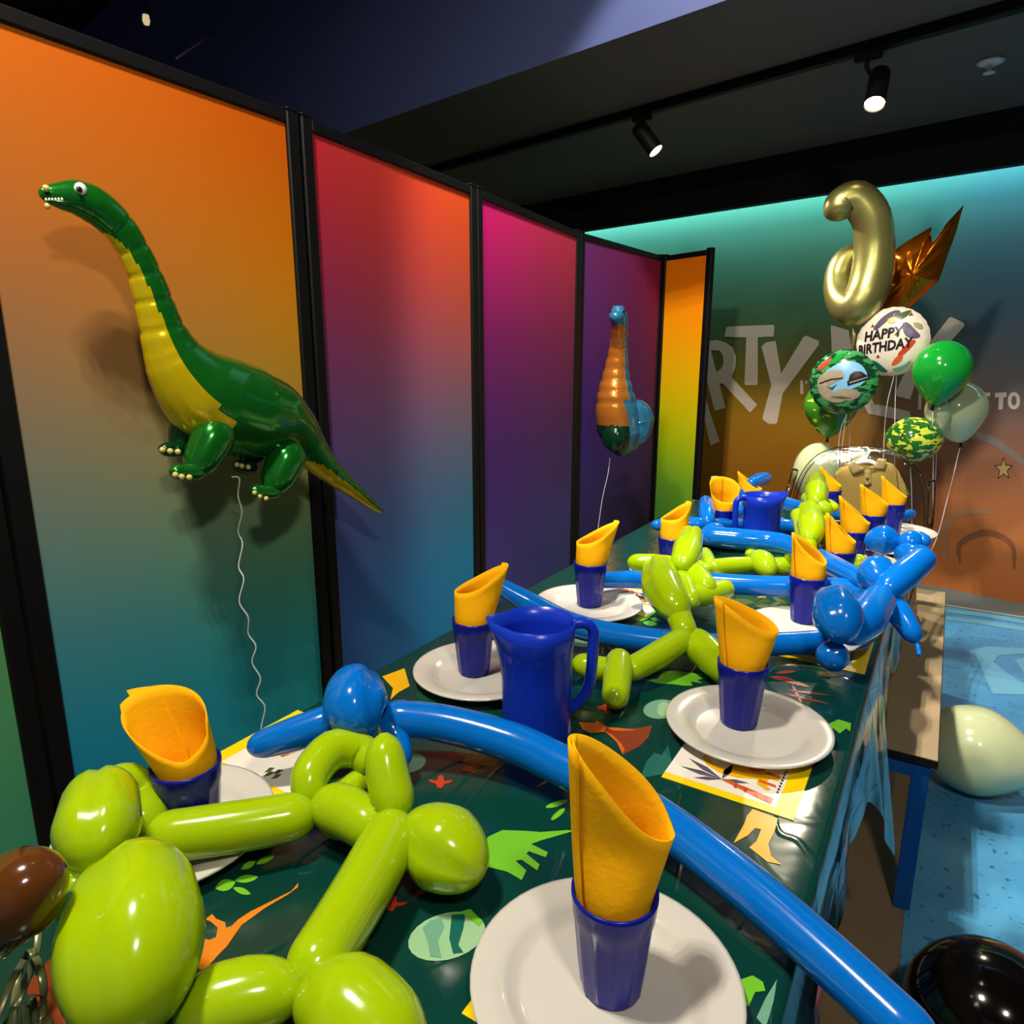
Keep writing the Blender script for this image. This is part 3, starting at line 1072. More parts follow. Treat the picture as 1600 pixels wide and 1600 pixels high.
decal([(597, 1057), (632, 1044), (640, 1072), (622, 1082), (610, 1093), (614, 1075)], M['p_yellow'])
decal([(44, 1328), (88, 1306), (84, 1340), (72, 1342)], M['p_yellow'])
for a in ((1004, 966, 26, 4, -.2), (1018, 958, 20, 3, -.6), (1016, 974, 24, 4, .1), (996, 955, 20, 3, -.7), (1025, 968, 18, 3, .2)):
    leaf(*a, M['p_lime'])
for a in ((1222, 1060, 40, 3.5, .15), (1240, 1066, 56, 3, .28), (1262, 1082, 70, 1.6, .12), (1262, 1092, 76, 1.6, .22), (1245, 1084, 34, 2.5, 1.1), (1228, 1050, 34, 2.5, -.1)):
    leaf(*a, mat('print_dull_red', (150, 60, 50), 0.3) if 'p_dull' not in M else M['p_dull'])
decal([(1320, 1035), (1345, 1038), (1356, 1050), (1335, 1044)], M['p_orange'])
decal([(1190, 930), (1204, 922), (1196, 934), (1182, 934)], M['p_orange'])
for a in ((1160, 940, 40, 4, .1), (1210, 945, 30, 3, -.4), (1218, 938, 26, 3, .4), (1195, 948, 30, 3, .1)):
    leaf(*a, M['p_olive'])
leaf(852, 1222, 40, 2, -.5, M['p_rust'])
decal(ell(870, 1256, 18, 4, -.3), M['p_lime'])
decal(ell(872, 1272, 14, 4, -.7), M['p_lime'])
# brushy blue streak and skeleton prints on the hanging side: follow the cloth surface


def skirt_print(y, z, w, h, shape, m, par, name='print'):
    """small flat print standing on the hanging side, just proud of the cloth"""
    me = par.data
    V = []
    bestx = {}
    pts = [(y + w * a, z + h * b) for a, b in shape]
    co = [v_.co for v_ in me.vertices if v_.co.x > XR - 0.003]
    for (yy, zz) in pts:
        c = min(co, key=lambda q: (q.y - yy) ** 2 + (q.z - zz) ** 2)
        V.append(Vector((c.x + 0.004, yy, zz)))
    Vv, F = poly([Vector((0, p.y, p.z)) for p in V])
    F = [tuple(t) for t in F]
    mk(name, V, up_faces(V, F, Vector((1, 0, 0))), m, par, smooth=False)


SK = [[(0, .1), (.15, 0), (.2, .35), (.45, .4), (.5, .1), (.62, .1), (.6, .45), (.9, .5), (1, .8), (.8, 1), (.5, .95), (.3, .75), (.05, .6)]]
for (yy, zz, w, h, m_) in ((0.62, 0.60, .10, .07, M['p_red']), (0.86, 0.58, .05, .10, M['p_orange']), (1.05, 0.60, .10, .08, M['p_blue']), (0.75, 0.64, .22, .035, M['p_blue']),
                           (0.45, 0.62, .12, .06, M['p_lime']), (1.28, 0.56, .08, .10, M['p_lime']), (0.95, .66, .1, .03, M['p_blue'])):
    skirt_print(yy, zz, w, h, SK[0], m_, cloth_n)
for (yy, zz) in ((1.66, 0.56), (1.9, 0.60), (2.15, 0.55), (2.4, .58), (2.6, .55)):
    skirt_print(yy, zz, 0.09, 0.11, SK[0], M['p_lime'], cloth_f)

# bench with blue frame on the right of the table
BZ = 0.40
bx1 = at(1467, 1185, BZ).x
by0 = at(1450, 1186, BZ).y
by1 = at(1477, 925, BZ).y
bx0 = bx1 - 0.27
bench = thing('bench', 'low bench with beige top and blue steel frame beside the table', 'bench', ((bx0 + bx1) / 2, (by0 + by1) / 2, 0))
mkbox('seat', ((bx0 + bx1) / 2, (by0 + by1) / 2, BZ - 0.008), (bx1 - bx0 - 0.004, by1 - by0 - 0.004, 0.016), M['bench'], bench)
mkbox('edge_band', ((bx0 + bx1) / 2, (by0 + by1) / 2, BZ - 0.0105), (bx1 - bx0, by1 - by0, 0.018), M['bench_edge'], bench)
for yy in (by0 + 0.02, by1 - 0.02):
    for xx in (bx0 + 0.02, bx1 - 0.03):
        lg = mkbox('leg', (xx, yy, (BZ - 0.022) / 2), (0.035, 0.03, BZ - 0.022), M['blue_steel'], bench, bevel=0.002)
    mkbox('end_rail', ((bx0 + bx1) / 2, yy, BZ - 0.04), (bx1 - bx0 - 0.09, 0.028, 0.034), M['blue_steel'], bench, bevel=0.002)
for xx in (bx0 + 0.02, bx1 - 0.03):
    mkbox('side_rail', (xx, (by0 + by1) / 2, BZ - 0.042), (0.024, by1 - by0 - 0.1, 0.03), M['blue_steel'], bench, bevel=0.002)

# =================================================================== PLATES, CUPS, NAPKINS, JUGS
PR = 0.118


def plate_proto():
    k = PR
    pr_ = [(0.0005, 0.004), (k * .60, 0.004), (k * .66, 0.006), (k * .72, 0.013), (k * .77, 0.0165), (k * .97, 0.020), (k, 0.0195), (k, 0.017), (k * .98, 0.0155),
           (k * .76, 0.011), (k * .68, 0.004), (k * .64, 0.0), (k * .60, 0.0), (k * .58, 0.0012), (0.0005, 0.0012)]
    V, F = lathe(pr_[::-1], 56)
    me = bpy.data.meshes.new('plate')
    me.from_pydata(V, [], F)
    me.materials.append(M['plate'])
    me.polygons.foreach_set('use_smooth', [True] * len(me.polygons))
    return me


plate_me = plate_proto()
CUPH, CUPR, CUPB = 0.100, 0.0372, 0.0275


def cup_mesh():
    nf = 12

    def mod(a, i):
        if 3 <= i <= 6:
            q = (a * nf / (2 * PI)) % 1.0
            return 1 - 0.055 * (1 - (2 * q - 1) ** 2) * (1.0 if i < 6 else 0.4)
        return 1.0
    R = lambda z: CUPB + (CUPR - CUPB) * z / CUPH
    pr_ = [(0.0005, 0.003), (CUPB * .86, 0.003), (CUPB * .93, 0.0), (CUPB, 0.004), (R(.03), .03), (R(.062), .062), (R(.074), .074), (R(.078) * 1.012, .078), (R(.096) * 1.012, .096),
           (R(.1), .1), (R(.1) - .0022, .0995), (R(.03) - .003, .03), (CUPB * .8, 0.006), (0.0005, .006)]
    V, F = lathe(pr_, 72, mod)
    me = bpy.data.meshes.new('cup')
    me.from_pydata(V, [], F)
    me.materials.append(M['cup'])
    me.polygons.foreach_set('use_smooth', [True] * len(me.polygons))
    return me


cup_me = cup_mesh()
CA = math.atan2(RT.y, RT.x)


def place_plate(p, label):
    o = link('plate', plate_me)
    o.location = (p.x, p.y, TZ + 0.0012)
    return tag(o, label, 'plate', 'white plates along the table')


def place_cup(p, label, z):
    o = link('cup', cup_me)
    o.location = (p.x, p.y, z)
    o.rotation_euler = (0, 0, random.uniform(0, 6.28))
    return tag(o, label, 'cup', 'blue cups along the table')


def napkin(p, z, label, peak, zp, zl, flare=0.17, lean=(0.12, 0.0), k=1.0, seed=0, squash=0.5, over=1.12):
    """rolled paper cone standing in a cup; peak = direction of the high point (0 = image right, 90 = away)"""
    rnd = random.Random(seed + 5)
    nth, nz = 64, 14
    r0 = CUPB * 0.55
    zb = 0.010
    rim = CUPH
    V, F = [], []
    pk = math.radians(peak)
    tot = 2 * PI * over
    ph = rnd.uniform(0, 6.28)
    for i in range(nth + 1):
        u = i / nth
        th = pk + PI * 0.06 + (u - 0.5) * tot + PI
        w = (0.5 + 0.5 * math.cos(th - pk)) ** (k * (1.75 if math.sin(th) < 0 else 0.95))
        top = rim + zl + (zp - zl) * w
        if u > 0.92:
            top += (u - 0.92) * 0.06
        lay = (u - 0.5) * 0.004
        for j in range(nz + 1):
            t = j / nz
            zz = zb + (top - zb) * t
            q = zz / rim
            r = (r0 + (CUPR - 0.0045 - r0) * min(q, 1.0) + max(0, zz - rim) * flare) + lay
            r *= 1 + 0.035 * math.sin(3 * th + ph) * min(1, max(0, (zz - rim) / .05))
            h = max(0, zz - rim)
            lx, ly = lean[0] * h, lean[1] * h
            x = r * math.cos(th) + lx
            y = r * math.sin(th) * (1 - (1 - squash) * min(1, h / .05)) + ly
            V.append(Vector((x, y, zz)))
    for i in range(nth):
        for j in range(nz):
            a = i * (nz + 1) + j
            F.append((a, a + nz + 1, a + nz + 2, a + 1))
    me = bpy.data.meshes.new('paper_napkin')
    me.from_pydata([tuple(v_) for v_ in V], [], F)
    me.materials.append(M['napkin'])
    me.polygons.foreach_set('use_smooth', [True] * len(me.polygons))
    o = link('paper_napkin', me)
    md = o.modifiers.new('paper', 'SOLIDIFY')
    md.thickness = 0.0014
    o.location = (p.x, p.y, z)
    o.rotation_euler = (0, 0, CA)
    return tag(o, label, 'napkin', 'yellow napkins in the cups')


# (cup base centre px, plate centre offset, labels, napkin parameters)
def base_from_rim(px, py):
    return at(px, py, TZ + 0.005 + CUPH)


ROW = [
    dict(p=at(955, 1540, TZ + .005), w='place setting in front of the long blue balloon', pk=176, zp=.142, zl=.056, fl=.17, le=(.12, 0), k=1.0),
    dict(p=at(1154, 1129, TZ + .005), w='place setting above the uncovered printed napkin', pk=176, zp=.100, zl=.050, fl=.24, le=(.10, 0), k=1.0),
    dict(p=at(1256, 970, TZ + .005), w='place setting beside the big blue balloon guard', pk=165, zp=.090, zl=.030, fl=.06, le=(-.04, 0), k=.9),
    dict(p=base_from_rim(1312, 859), w='place setting fourth along the bench side', pk=178, zp=.088, zl=.022, fl=.06, le=(-.02, 0), k=1.0),
    dict(p=base_from_rim(1335, 828), w='place setting fifth along the bench side', pk=178, zp=.090, zl=.020, fl=.18, le=(0, 0), k=1.0),
    dict(p=base_from_rim(1364, 803), w='place setting sixth along the bench side', pk=178, zp=.086, zl=.030, fl=.20, le=(.06, 0), k=1.0),
    dict(p=base_from_rim(1396, 786), w='place setting farthest along the bench side', pk=178, zp=.084, zl=.022, fl=.16, le=(0, 0), k=1.0),
    dict(p=base_from_rim(290, 1192), w='place setting behind the large lime balloon', pk=120, zp=.075, zl=.018, fl=.20, le=(-.30, 0), k=.42, sq=.8),
    dict(p=at(741, 1050, TZ + .005), w='place setting left of the near jug', pk=4, zp=.096, zl=.050, fl=.14, le=(.12, 0), k=1.3),
    dict(p=at(921, 945, TZ + .005), w='place setting just behind the near jug', pk=4, zp=.090, zl=.044, fl=.14, le=(.14, 0), k=1.3),
    dict(p=base_from_rim(1052, 839), w='place setting behind the standing lime figure', pk=15, zp=.088, zl=.046, fl=.04, le=(.04, 0), k=1.5),
    dict(p=base_from_rim(1130, 795), w='place setting left of the far jug', pk=100, zp=.092, zl=.024, fl=.20, le=(0, 0), k=.8, sq=.5),
    dict(p=base_from_rim(1172, 773), w='place setting directly behind the far jug', pk=176, zp=.076, zl=.022, fl=.16, le=(0, 0), k=1.3),
    dict(p=base_from_rim(1297, 765), w='place setting left of the khaki shirt', pk=176, zp=.078, zl=.016, fl=.10, le=(0, 0), k=1.0),
]
POFF = {0: at(945, 1525, TZ + .02), 1: at(1168, 1128, TZ + .02), 2: at(1262, 980, TZ + .02), 7: at(262, 1285, TZ + .02), 8: at(752, 1043, TZ + .02), 9: at(920, 940, TZ + .02)}
for i, s in enumerate(ROW):
    p = s['p']
    c = POFF.get(i, p + RT * 0.012)
    place_plate(c, 'white round plate of the ' + s['w'])
    zc = TZ + 0.0058
    place_cup(p, 'blue fluted tumbler of the ' + s['w'], zc)
    napkin(p, zc, 'rolled yellow napkin of the ' + s['w'], s['pk'], s['zp'], s['zl'], s['fl'], s['le'], s['k'], i, s.get('sq', .5))


def printed_napkin(cx, cy, rot, label, n=0.170):
    c = Vector((cx, cy, TZ + 0.0004))
    o = thing('printed_napkin', label, 'napkin', c, 'printed napkins under the plates')
    rx = Vector((math.cos(rot), math.sin(rot), 0))
    ry = Vector((-rx.y, rx.x, 0))
    ax = (rx, ry)
    mkbox('sheet', c + Vector((0, 0, 0.0004)), (n, n, 0.0007), M['p_nap'], o, ax)

    def pp(pts, m, dz, name='print'):
        P = [c + rx * (x * n) + ry * (y * n) + Vector((0, 0, dz)) for x, y in pts]
        V, F = poly(P)
        mk(name, V, up_faces(V, F), m, o, smooth=False)
    pp([(-.5, -.42), (.36, -.42), (.36, .42), (-.5, .42)], M['p_white'], .0009)
    # long-necked reptile, palm and trunk, lettering squiggle
    sh_ = lambda L: [(x, y * .8 - .13) for x, y in L]
    pp(sh_([(-.40, .22), (-.33, .25), (-.29, .19), (-.31, .10), (-.24, -.02), (-.12, -.09), (.02, -.08), (.12, -.02), (.16, .0), (.17, -.08), (.25, -.14), (.28, -.11), (.22, -.03), (.24, .07), (.31, .07),
        (.31, .13), (.22, .15), (.14, .30), (-.02, .30), (-.06, .12), (-.1, .02), (-.2, .04), (-.26, .12), (-.27, .22), (-.32, .29), (-.38, .27)]), M['p_yellow'], .0013)
    pp(sh_([(-.02, .30), (.14, .30), (.18, .18), (.1, .10), (.04, .16), (-.03, .14)]), M['p_rust'], .0016)
    pp(sh_([(.17, .01), (.3, -.01), (.31, -.05), (.18, -.04)]), M['p_rust'], .0016)
    pp(sh_([(.2, .18), (.31, .17), (.31, .12), (.2, .13)]), M['p_rust'], .0016)
    for a, b, d in (((-.08, -.28), (-.40, -.13), .03), ((-.08, -.28), (-.42, -.28), .03), ((-.08, -.28), (-.28, -.38), .024), ((-.08, -.28), (-.06, -.02), .03), ((-.08, -.28), (.12, -.22), .025)):
        a_, b_2 = Vector((a[0], a[1], 0)), Vector((b[0], b[1], 0))
        t = (b_2 - a_).normalized()
        q = Vector((-t.y, t.x, 0)) * d
        m1 = a_.lerp(b_2, .5)
        pp([(a_.x, a_.y), ((m1 + q).x, (m1 + q).y), (b_2.x, b_2.y), ((m1 - q).x, (m1 - q).y)], M['p_purple'], .0013)
    pp([(-.08, -.29), (-.05, -.26), (.32, -.32), (.32, -.40), (.2, -.37)], M['p_rust'], .0014)
    for i in range(4):
        pp([(.02 + .08 * i, -.285 - .01 * i), (.045 + .08 * i, -.29 - .01 * i), (.05 + .08 * i, -.345 - .014 * i), (.025 + .08 * i, -.335 - .014 * i)], M['p_red'], .0017)
    for i in range(9):
        y0 = -.24 + i * .045
        pp([(.325, y0), (.342, y0 + .004), (.335, y0 + .03), (.322, y0 + .034)], M['p_ink'], .0013)
    for a in ((-.22, .33), (-.14, .34), (-.18, .28), (-.1, .3)):
        pp([(a[0], a[1]), (a[0] + .03, a[1] + .04), (a[0] + .05, a[1] - .03), (a[0] + .01, a[1] - .05)], M['p_olive'], .0013)


nap_c = (at(1033, 1215, TZ) + at(1240, 1283, TZ)) / 2
nw = at(1240, 1283, TZ).x - at(1033, 1215, TZ).x
printed_napkin(nap_c.x, (at(1240, 1283, TZ).y + nw / 2), 0.0, 'white napkin with yellow border and dinosaur print under the second bench side plate', nw)
q = at(708, 1602, TZ)
printed_napkin(q.x + nw / 2, q.y + nw / 2 + .012, PI / 2, 'white dinosaur napkin almost hidden under the plate in front of the long blue balloon', nw)
q = at(452, 1200, TZ)
printed_napkin(q.x - .03, q.y + .03, PI, 'white dinosaur napkin under the plate behind the lime balloon', nw)
q = at(985, 942, TZ)
printed_napkin(q.x - .02, q.y + .02, PI, 'white dinosaur napkin under the plate behind the near jug', nw)
q = at(1275, 1030, TZ)
printed_napkin(q.x, q.y + .06, 0.0, 'white dinosaur napkin under the plate beside the blue balloon knot', nw)


def jug(p, rot, label, hgt=0.178, r=0.052):
    o = thing('jug', label, 'jug', p, 'blue jugs on the table')
    V, F = [], []
    seg = 72
    prof = [(0.96, 0.0), (0.985, 0.003), (0.99, 0.02), (1.0, hgt * .5), (1.01, hgt * .76), (1.04, hgt * .79), (1.055, hgt * .88), (1.08, hgt), (1.05, hgt), (1.02, hgt * .86), (0.95, hgt * .5), (0.92, 0.012), (0.02, 0.008)]
    lip = math.radians(rot)
    for i, (q, z) in enumerate(prof):
        for j in range(seg):
            a = 2 * PI * j / seg
            rr = r * q
            if 2 <= i <= 4:
                fl = (a * 22 / (2 * PI)) % 1.0
                rr *= 1 - 0.016 * (1 - (2 * fl - 1) ** 2)
            da = (a - lip + PI) % (2 * PI) - PI
            top = max(0.0, (z - hgt * .62) / (hgt * .38))
            if i >= 10:
                top = 0
            rr += r * 0.36 * top ** 1.3 * math.exp(-(da / 0.36) ** 2)
            zz = z + 0.006 * top * math.exp(-(da / 0.4) ** 2)
            V.append(Vector(p) + Vector((rr * math.cos(a), rr * math.sin(a), zz)))
    n = len(prof)
    for i in range(n - 1):
        for j in range(seg):
            k = (j + 1) % seg
            F.append((i * seg + j, i * seg + k, (i + 1) * seg + k, (i + 1) * seg + j))
    F.append(tuple(range(seg - 1, -1, -1)))
    F.append(tuple((n - 1) * seg + j for j in range(seg)))
    mk('body', V, F, M['jug'], o)
    hd = Vector((math.cos(lip + PI), math.sin(lip + PI), 0))
    P = [Vector(p) + hd * (r * a) + Vector((0, 0, hgt * b)) for a, b in ((1.0, .955), (1.35, .955), (1.56, .90), (1.60, .80), (1.56, .52), (1.46, .36), (1.2, .25), (.99, .19))]
    path = catmull(P, 40)
    side = Vector((-hd.y, hd.x, 0))
    V, F = sweep(path, [0.0085] * 40, 14, ref=side, flat=1.0)
    mk('handle', V, F, M['jug'], o)
    return o


jp = at(838, 1143, TZ)
jug(jp, math.degrees(CA) + 186, 'blue ribbed plastic jug standing between the near place settings')
jp2 = base_from_rim(1188, 785)
jp2 = at(1186, 857, TZ)
jug(jp2, math.degrees(CA) + 10, 'blue ribbed plastic jug standing among the far place settings', 0.16, 0.052)

# =================================================================== MODELLING BALLOONS
LM, BL = M['lime'], M['blue_lat']


def bal(name, label, p, group):
    return thing(name, label, 'balloon', p, group)


G = 'twisted lime balloon figures'
g1 = bal('balloon_figure', 'large lime twisted balloon figure lying at the near left of the table', at(400, 1420, TZ), G)
bub(g1, LM, [(205, 1350, .83), (206, 1470, .83), (196, 1640, .79)], [78, 108, 92], groove=(.14, .30, .55))
bub(g1, LM, [(160, 1222, .84), (152, 1295, .84), (140, 1366, .82)], [50, 63, 52], groove=(.16, .20, .2))
bub(g1, LM, [(166, 1226, .83), (206, 1240, .80), (236, 1312, .77)], [34, 42, 36])
bub(g1, LM, [(134, 1362, .82), (108, 1392, .80), (96, 1440, .78)], 36)
bub(g1, LM, [(140, 1366, .82), (190, 1366, .80), (236, 1330, .78)], 34)
bub(g1, LM, [(130, 1380, .82), (150, 1440, .80), (160, 1560, .77)], 46)
bub(g1, LM, [(222, 1312, .77), (360, 1293, .768), (496, 1270, .765)], [39, 39, 36])
bub(g1, LM, [(494, 1262, .765), (484, 1215, .79), (520, 1172, .80), (566, 1176, .79), (580, 1206, .78)], [24, 30, 31, 28, 26])
bub(g1, LM, [(496, 1262, .755), (545, 1235, .76), (592, 1200, .765)], 22)
bub(g1, LM, [(488, 1256, .77), (540, 1268, .77), (604, 1308, .765)], [36, 40, 36])
bub(g1, LM, [(600, 1146, .85), (604, 1200, .82), (622, 1282, .775)], [27, 33, 36], pinch=.3)
bub(g1, LM, [(634, 1286, .775), (695, 1325, .77), (752, 1368, .765)], [48, 66, 52], groove=(.30, .12, .45))
bub(g1, LM, [(626, 1280, .775), (560, 1400, .772), (468, 1548, .772)], [44, 47, 50])
bub(g1, LM, [(474, 1548, .772), (390, 1556, .77), (270, 1590, .77)], [42, 56, 58])
bub(g1, LM, [(462, 1560, .772), (540, 1580, .77), (650, 1680, .76)], [56, 84, 80])
bub(g1, LM, [(500, 1286, .745), (560, 1300, .745)], 18)

g2 = bal('balloon_figure', 'lime twisted balloon figure standing beyond the near jug in the middle of the table', at(1045, 1010, TZ), G)
bub(g2, LM, [(980, 878, .84), (1020, 881, .84), (1072, 884, .84)], [13, 16, 13])
bub(g2, LM, [(1082, 832, .87), (1074, 858, .865), (1064, 888, .85)], [17, 23, 18], groove=(.18, .25, .2))
bub(g2, LM, [(1028, 882, .84), (1036, 918, .83), (1064, 962, .81)], [24, 33, 24], groove=(.18, .2, .6))
bub(g2, LM, [(1064, 884, .84), (1086, 900, .83), (1110, 926, .82)], [16, 21, 17])
bub(g2, LM, [(1060, 890, .83), (1068, 915, .82), (1082, 946, .81)], [15, 19, 15])
bub(g2, LM, [(1062, 930, .81), (1100, 930, .81), (1142, 918, .81)], [17, 18, 16])
bub(g2, LM, [(1058, 944, .81), (1062, 965, .80), (1076, 998, .78)], [18, 20, 19])
bub(g2, LM, [(1080, 990, .78), (1030, 1022, .765), (976, 1052, .755)], [19, 21, 20])
bub(g2, LM, [(968, 1020, .775), (965, 1058, .76), (960, 1102, .745)], [20, 23, 21], pinch=.35)
bub(g2, LM, [(974, 1046, .755), (935, 1044, .755), (894, 1034, .76)], [18, 19, 18])
bub(g2, LM, [(1074, 988, .78), (1100, 1016, .765), (1150, 1062, .75)], [20, 27, 24], groove=(.22, .16, -.4))
bub(g2, LM, [(896, 1036, .76), (880, 1040, .76), (862, 1046, .76)], 10)

g3 = bal('balloon_figure', 'lime twisted balloon figure lying behind the standing lime one', at(1160, 890, TZ), G)
bub(g3, LM, [(1100, 862, .765), (1106, 872, .765), (1110, 884, .76)], 10)
bub(g3, LM, [(1084, 880, .76), (1096, 886, .76), (1112, 892, .757)], 9)
bub(g3, LM, [(1104, 886, .757), (1145, 884, .757), (1182, 881, .757)], [12, 14, 12])
bub(g3, LM, [(1178, 868, .77), (1192, 880, .765), (1204, 896, .755)], [14, 20, 14])
bub(g3, LM, [(1166, 866, .77), (1188, 866, .765), (1206, 876, .76)], 9)
bub(g3, LM, [(1196, 880, .76), (1220, 884, .757), (1244, 882, .757)], [11, 14, 12])

g4 = bal('balloon_figure', 'bright lime twisted balloon figure standing near the far end of the table', at(1275, 850, TZ), G)
bub(g4, LM, [(1276, 748, .92), (1276, 768, .915), (1276, 788, .90)], [13, 18, 13])
bub(g4, LM, [(1258, 776, .90), (1276, 788, .895), (1300, 802, .88)], [10, 13, 11])
bub(g4, LM, [(1262, 792, .885), (1268, 822, .87), (1264, 848, .85)], [15, 22, 14], groove=(.1, .2, .1))
bub(g4, LM, [(1244, 800, .88), (1250, 812, .87), (1256, 840, .85)], 12)
bub(g4, LM, [(1282, 784, .89), (1296, 788, .885), (1306, 796, .88)], 8)
bub(g4, LM, [(1262, 842, .85), (1264, 855, .84), (1262, 868, .82)], 12)
bub(g4, LM, [(1258, 852, .83), (1244, 862, .80), (1232, 878, .765)], 11)
bub(g4, LM, [(1264, 852, .83), (1282, 864, .79), (1290, 884, .76)], 13)
bub(g4, LM, [(1285, 806, .87), (1294, 822, .85), (1290, 846, .83)], 12)
bub(g4, LM, [(1340, 866, .80), (1344, 884, .775), (1338, 902, .755)], 12)
bub(g4, LM, [(1288, 880, .76), (1314, 884, .758), (1340, 896, .756)], 10)

GB = 'twisted blue balloon swords'
b1 = bal('balloon_sword', 'longest blue balloon sword, arching over the near half of the table', at(870, 1200, TZ), GB)
bub(b1, BL, [(386, 1170, .775), (450, 1150, .785), (536, 1120, .80)], [19, 26, 28])
bub(b1, BL, [(558, 1052, .845), (556, 1105, .83), (576, 1152, .80)], [38, 52, 36], groove=(.2, .22, -.6))
bub(b1, BL, [(600, 1120, .80), (618, 1150, .775), (628, 1200, .75)], [20, 22, 20])
bub(b1, BL, [(590, 1118, .795), (700, 1132, .785), (800, 1160, .775), (870, 1192, .77), (960, 1238, .765), (1060, 1302, .765), (1180, 1396, .762), (1300, 1502, .757), (1470, 1660, .75)],
    [27, 29, 31, 32, 33, 35, 38, 41, 45], endk=1.4)
b2 = bal('balloon_sword', 'blue balloon sword behind the near jug with a big bubble guard at the table edge', at(1050, 1010, TZ), GB)
bub(b2, BL, [(760, 903, .86), (820, 938, .82), (900, 978, .775), (1000, 998, .76), (1120, 1008, .757), (1220, 1006, .757), (1302, 1000, .765)], [11, 17, 19, 19, 18, 18, 17], endk=1.6)
bub(b2, BL, [(1302, 930, .845), (1310, 966, .835), (1318, 1006, .80)], [29, 38, 28], groove=(.14, .28, .1))
bub(b2, BL, [(1278, 1022, .77), (1302, 1024, .765), (1324, 1022, .765)], [20, 26, 20])
bub(b2, BL, [(1318, 996, .80), (1352, 968, .81), (1378, 930, .82)], [20, 30, 24])
bub(b2, BL, [(1382, 920, .80), (1362, 950, .79), (1350, 985, .77)], [20, 26, 20])
b3 = bal('balloon_sword', 'blue balloon sword crossing the middle of the table, handle raised at the right', at(1180, 920, TZ), GB)
bub(b3, BL, [(912, 908, .77), (1000, 905, .77), (1080, 909, .772), (1180, 915, .78), (1280, 918, .79), (1390, 926, .81)], [11, 15, 16, 16, 17, 18], endk=1.6)
bub(b3, BL, [(1350, 878, .86), (1366, 892, .85), (1384, 920, .83)], [20, 29, 20])
bub(b3, BL, [(1372, 932, .82), (1408, 902, .85), (1452, 866, .88)], [20, 23, 19])
bub(b3, BL, [(1380, 924, .82), (1406, 960, .79), (1434, 1004, .75)], [17, 19, 14])
tube('nozzle', [at(1430, 1000, .752), at(1434, 1010, .745), at(1437, 1024, .735)], [.006, .004, .0045], BL, b3, 10, 8)
b4 = bal('balloon_sword', 'blue balloon sword running behind the napkins from the left setting to the edge', at(1200, 860, TZ), GB)
bub(b4, BL, [(1092, 836, .80), (1150, 842, .80), (1220, 850, .80), (1280, 874, .81), (1356, 912, .825)], [14, 17, 17, 17, 16], endk=1.6)
bub(b4, BL, [(1098, 838, .80), (1116, 832, .805), (1136, 834, .80)], [12, 16, 12])
b5 = bal('balloon_sword', 'blue balloon sword with upright bubble behind the fourth screen side cup', at(1080, 830, TZ), GB)
bub(b5, BL, [(1018, 821, .81), (1060, 818, .81), (1104, 820, .81)], [8, 12, 11])
bub(b5, BL, [(1103, 782, .845), (1104, 800, .835), (1106, 822, .81)], [11, 13, 11])
bub(b5, BL, [(1098, 820, .81), (1140, 822, .775), (1200, 822, .748), (1262, 826, .748), (1330, 838, .765), (1380, 850, .79)], [11, 13, 13, 12, 12, 11], endk=1.6)
bub(b5, BL, [(1350, 846, .81), (1382, 845, .815), (1408, 852, .81)], [18, 25, 18], groove=(.1, .25, .4))
bub(b5, BL, [(1402, 846, .82), (1420, 848, .82), (1440, 852, .81)], [16, 21, 16])
bub(b5, BL, [(1424, 836, .835), (1438, 842, .83), (1450, 850, .825)], 11)
bub(b5, BL, [(1406, 860, .80), (1428, 870, .80), (1446, 860, .81)], [16, 20, 14])
b6 = bal('balloon_sword', 'blue balloon sword lying across the far end of the table by the mural', at(1200, 790, TZ), GB)
bub(b6, BL, [(1110, 747, .875), (1140, 760, .85), (1168, 776, .82)], [6, 10, 10])
bub(b6, BL, [(1158, 772, .82), (1153, 788, .80), (1156, 806, .775)], [9, 12, 9])
bub(b6, BL, [(1172, 756, .86), (1186, 750, .86), (1200, 746, .86)], [9, 11, 9])
bub(b6, BL, [(1160, 774, .825), (1200, 778, .81), (1256, 794, .785), (1330, 806, .762), (1400, 808, .757), (1428, 802, .757)], [9, 10, 10, 9, 9, 8], endk=1.6)

# =================================================================== DINOSAUR FOIL BALLOONS
DX = tops[0].x + 0.115
SPINE = [(62, 296, 5), (72, 302, 13), (92, 306, 20), (118, 309, 27), (142, 318, 30), (165, 334, 29), (188, 358, 27), (208, 390, 26), (224, 424, 27), (237, 460, 30), (248, 496, 33), (262, 536, 41),
         (282, 574, 55), (312, 608, 70), (350, 632, 76), (392, 645, 72), (430, 655, 60), (458, 672, 45), (480, 696, 33), (502, 722, 24), (528, 746, 18), (556, 768, 13), (580, 788, 8), (597, 800, 3)]
dino = thing('dinosaur_balloon', 'long-necked green and yellow dinosaur foil balloon in front of the orange panel', 'balloon', atx(360, 640, DX), 'dinosaur foil balloons')
P = [atx(x, y, DX) for x, y, r in SPINE]
R = [r * mpp(atx(x, y, DX)) for x, y, r in SPINE]
n = 180
path = catmull(P, n)
rad = interp(R, n)
for i in range(n):          # crimps across the neck and tail
    t = i / (n - 1)
    if .25 < t < .5 or .82 < t < .97:
        rad[i] *= 1 - 0.075 * (0.5 + 0.5 * math.cos(i * 2 * PI / 9)) ** 10
seg = 48
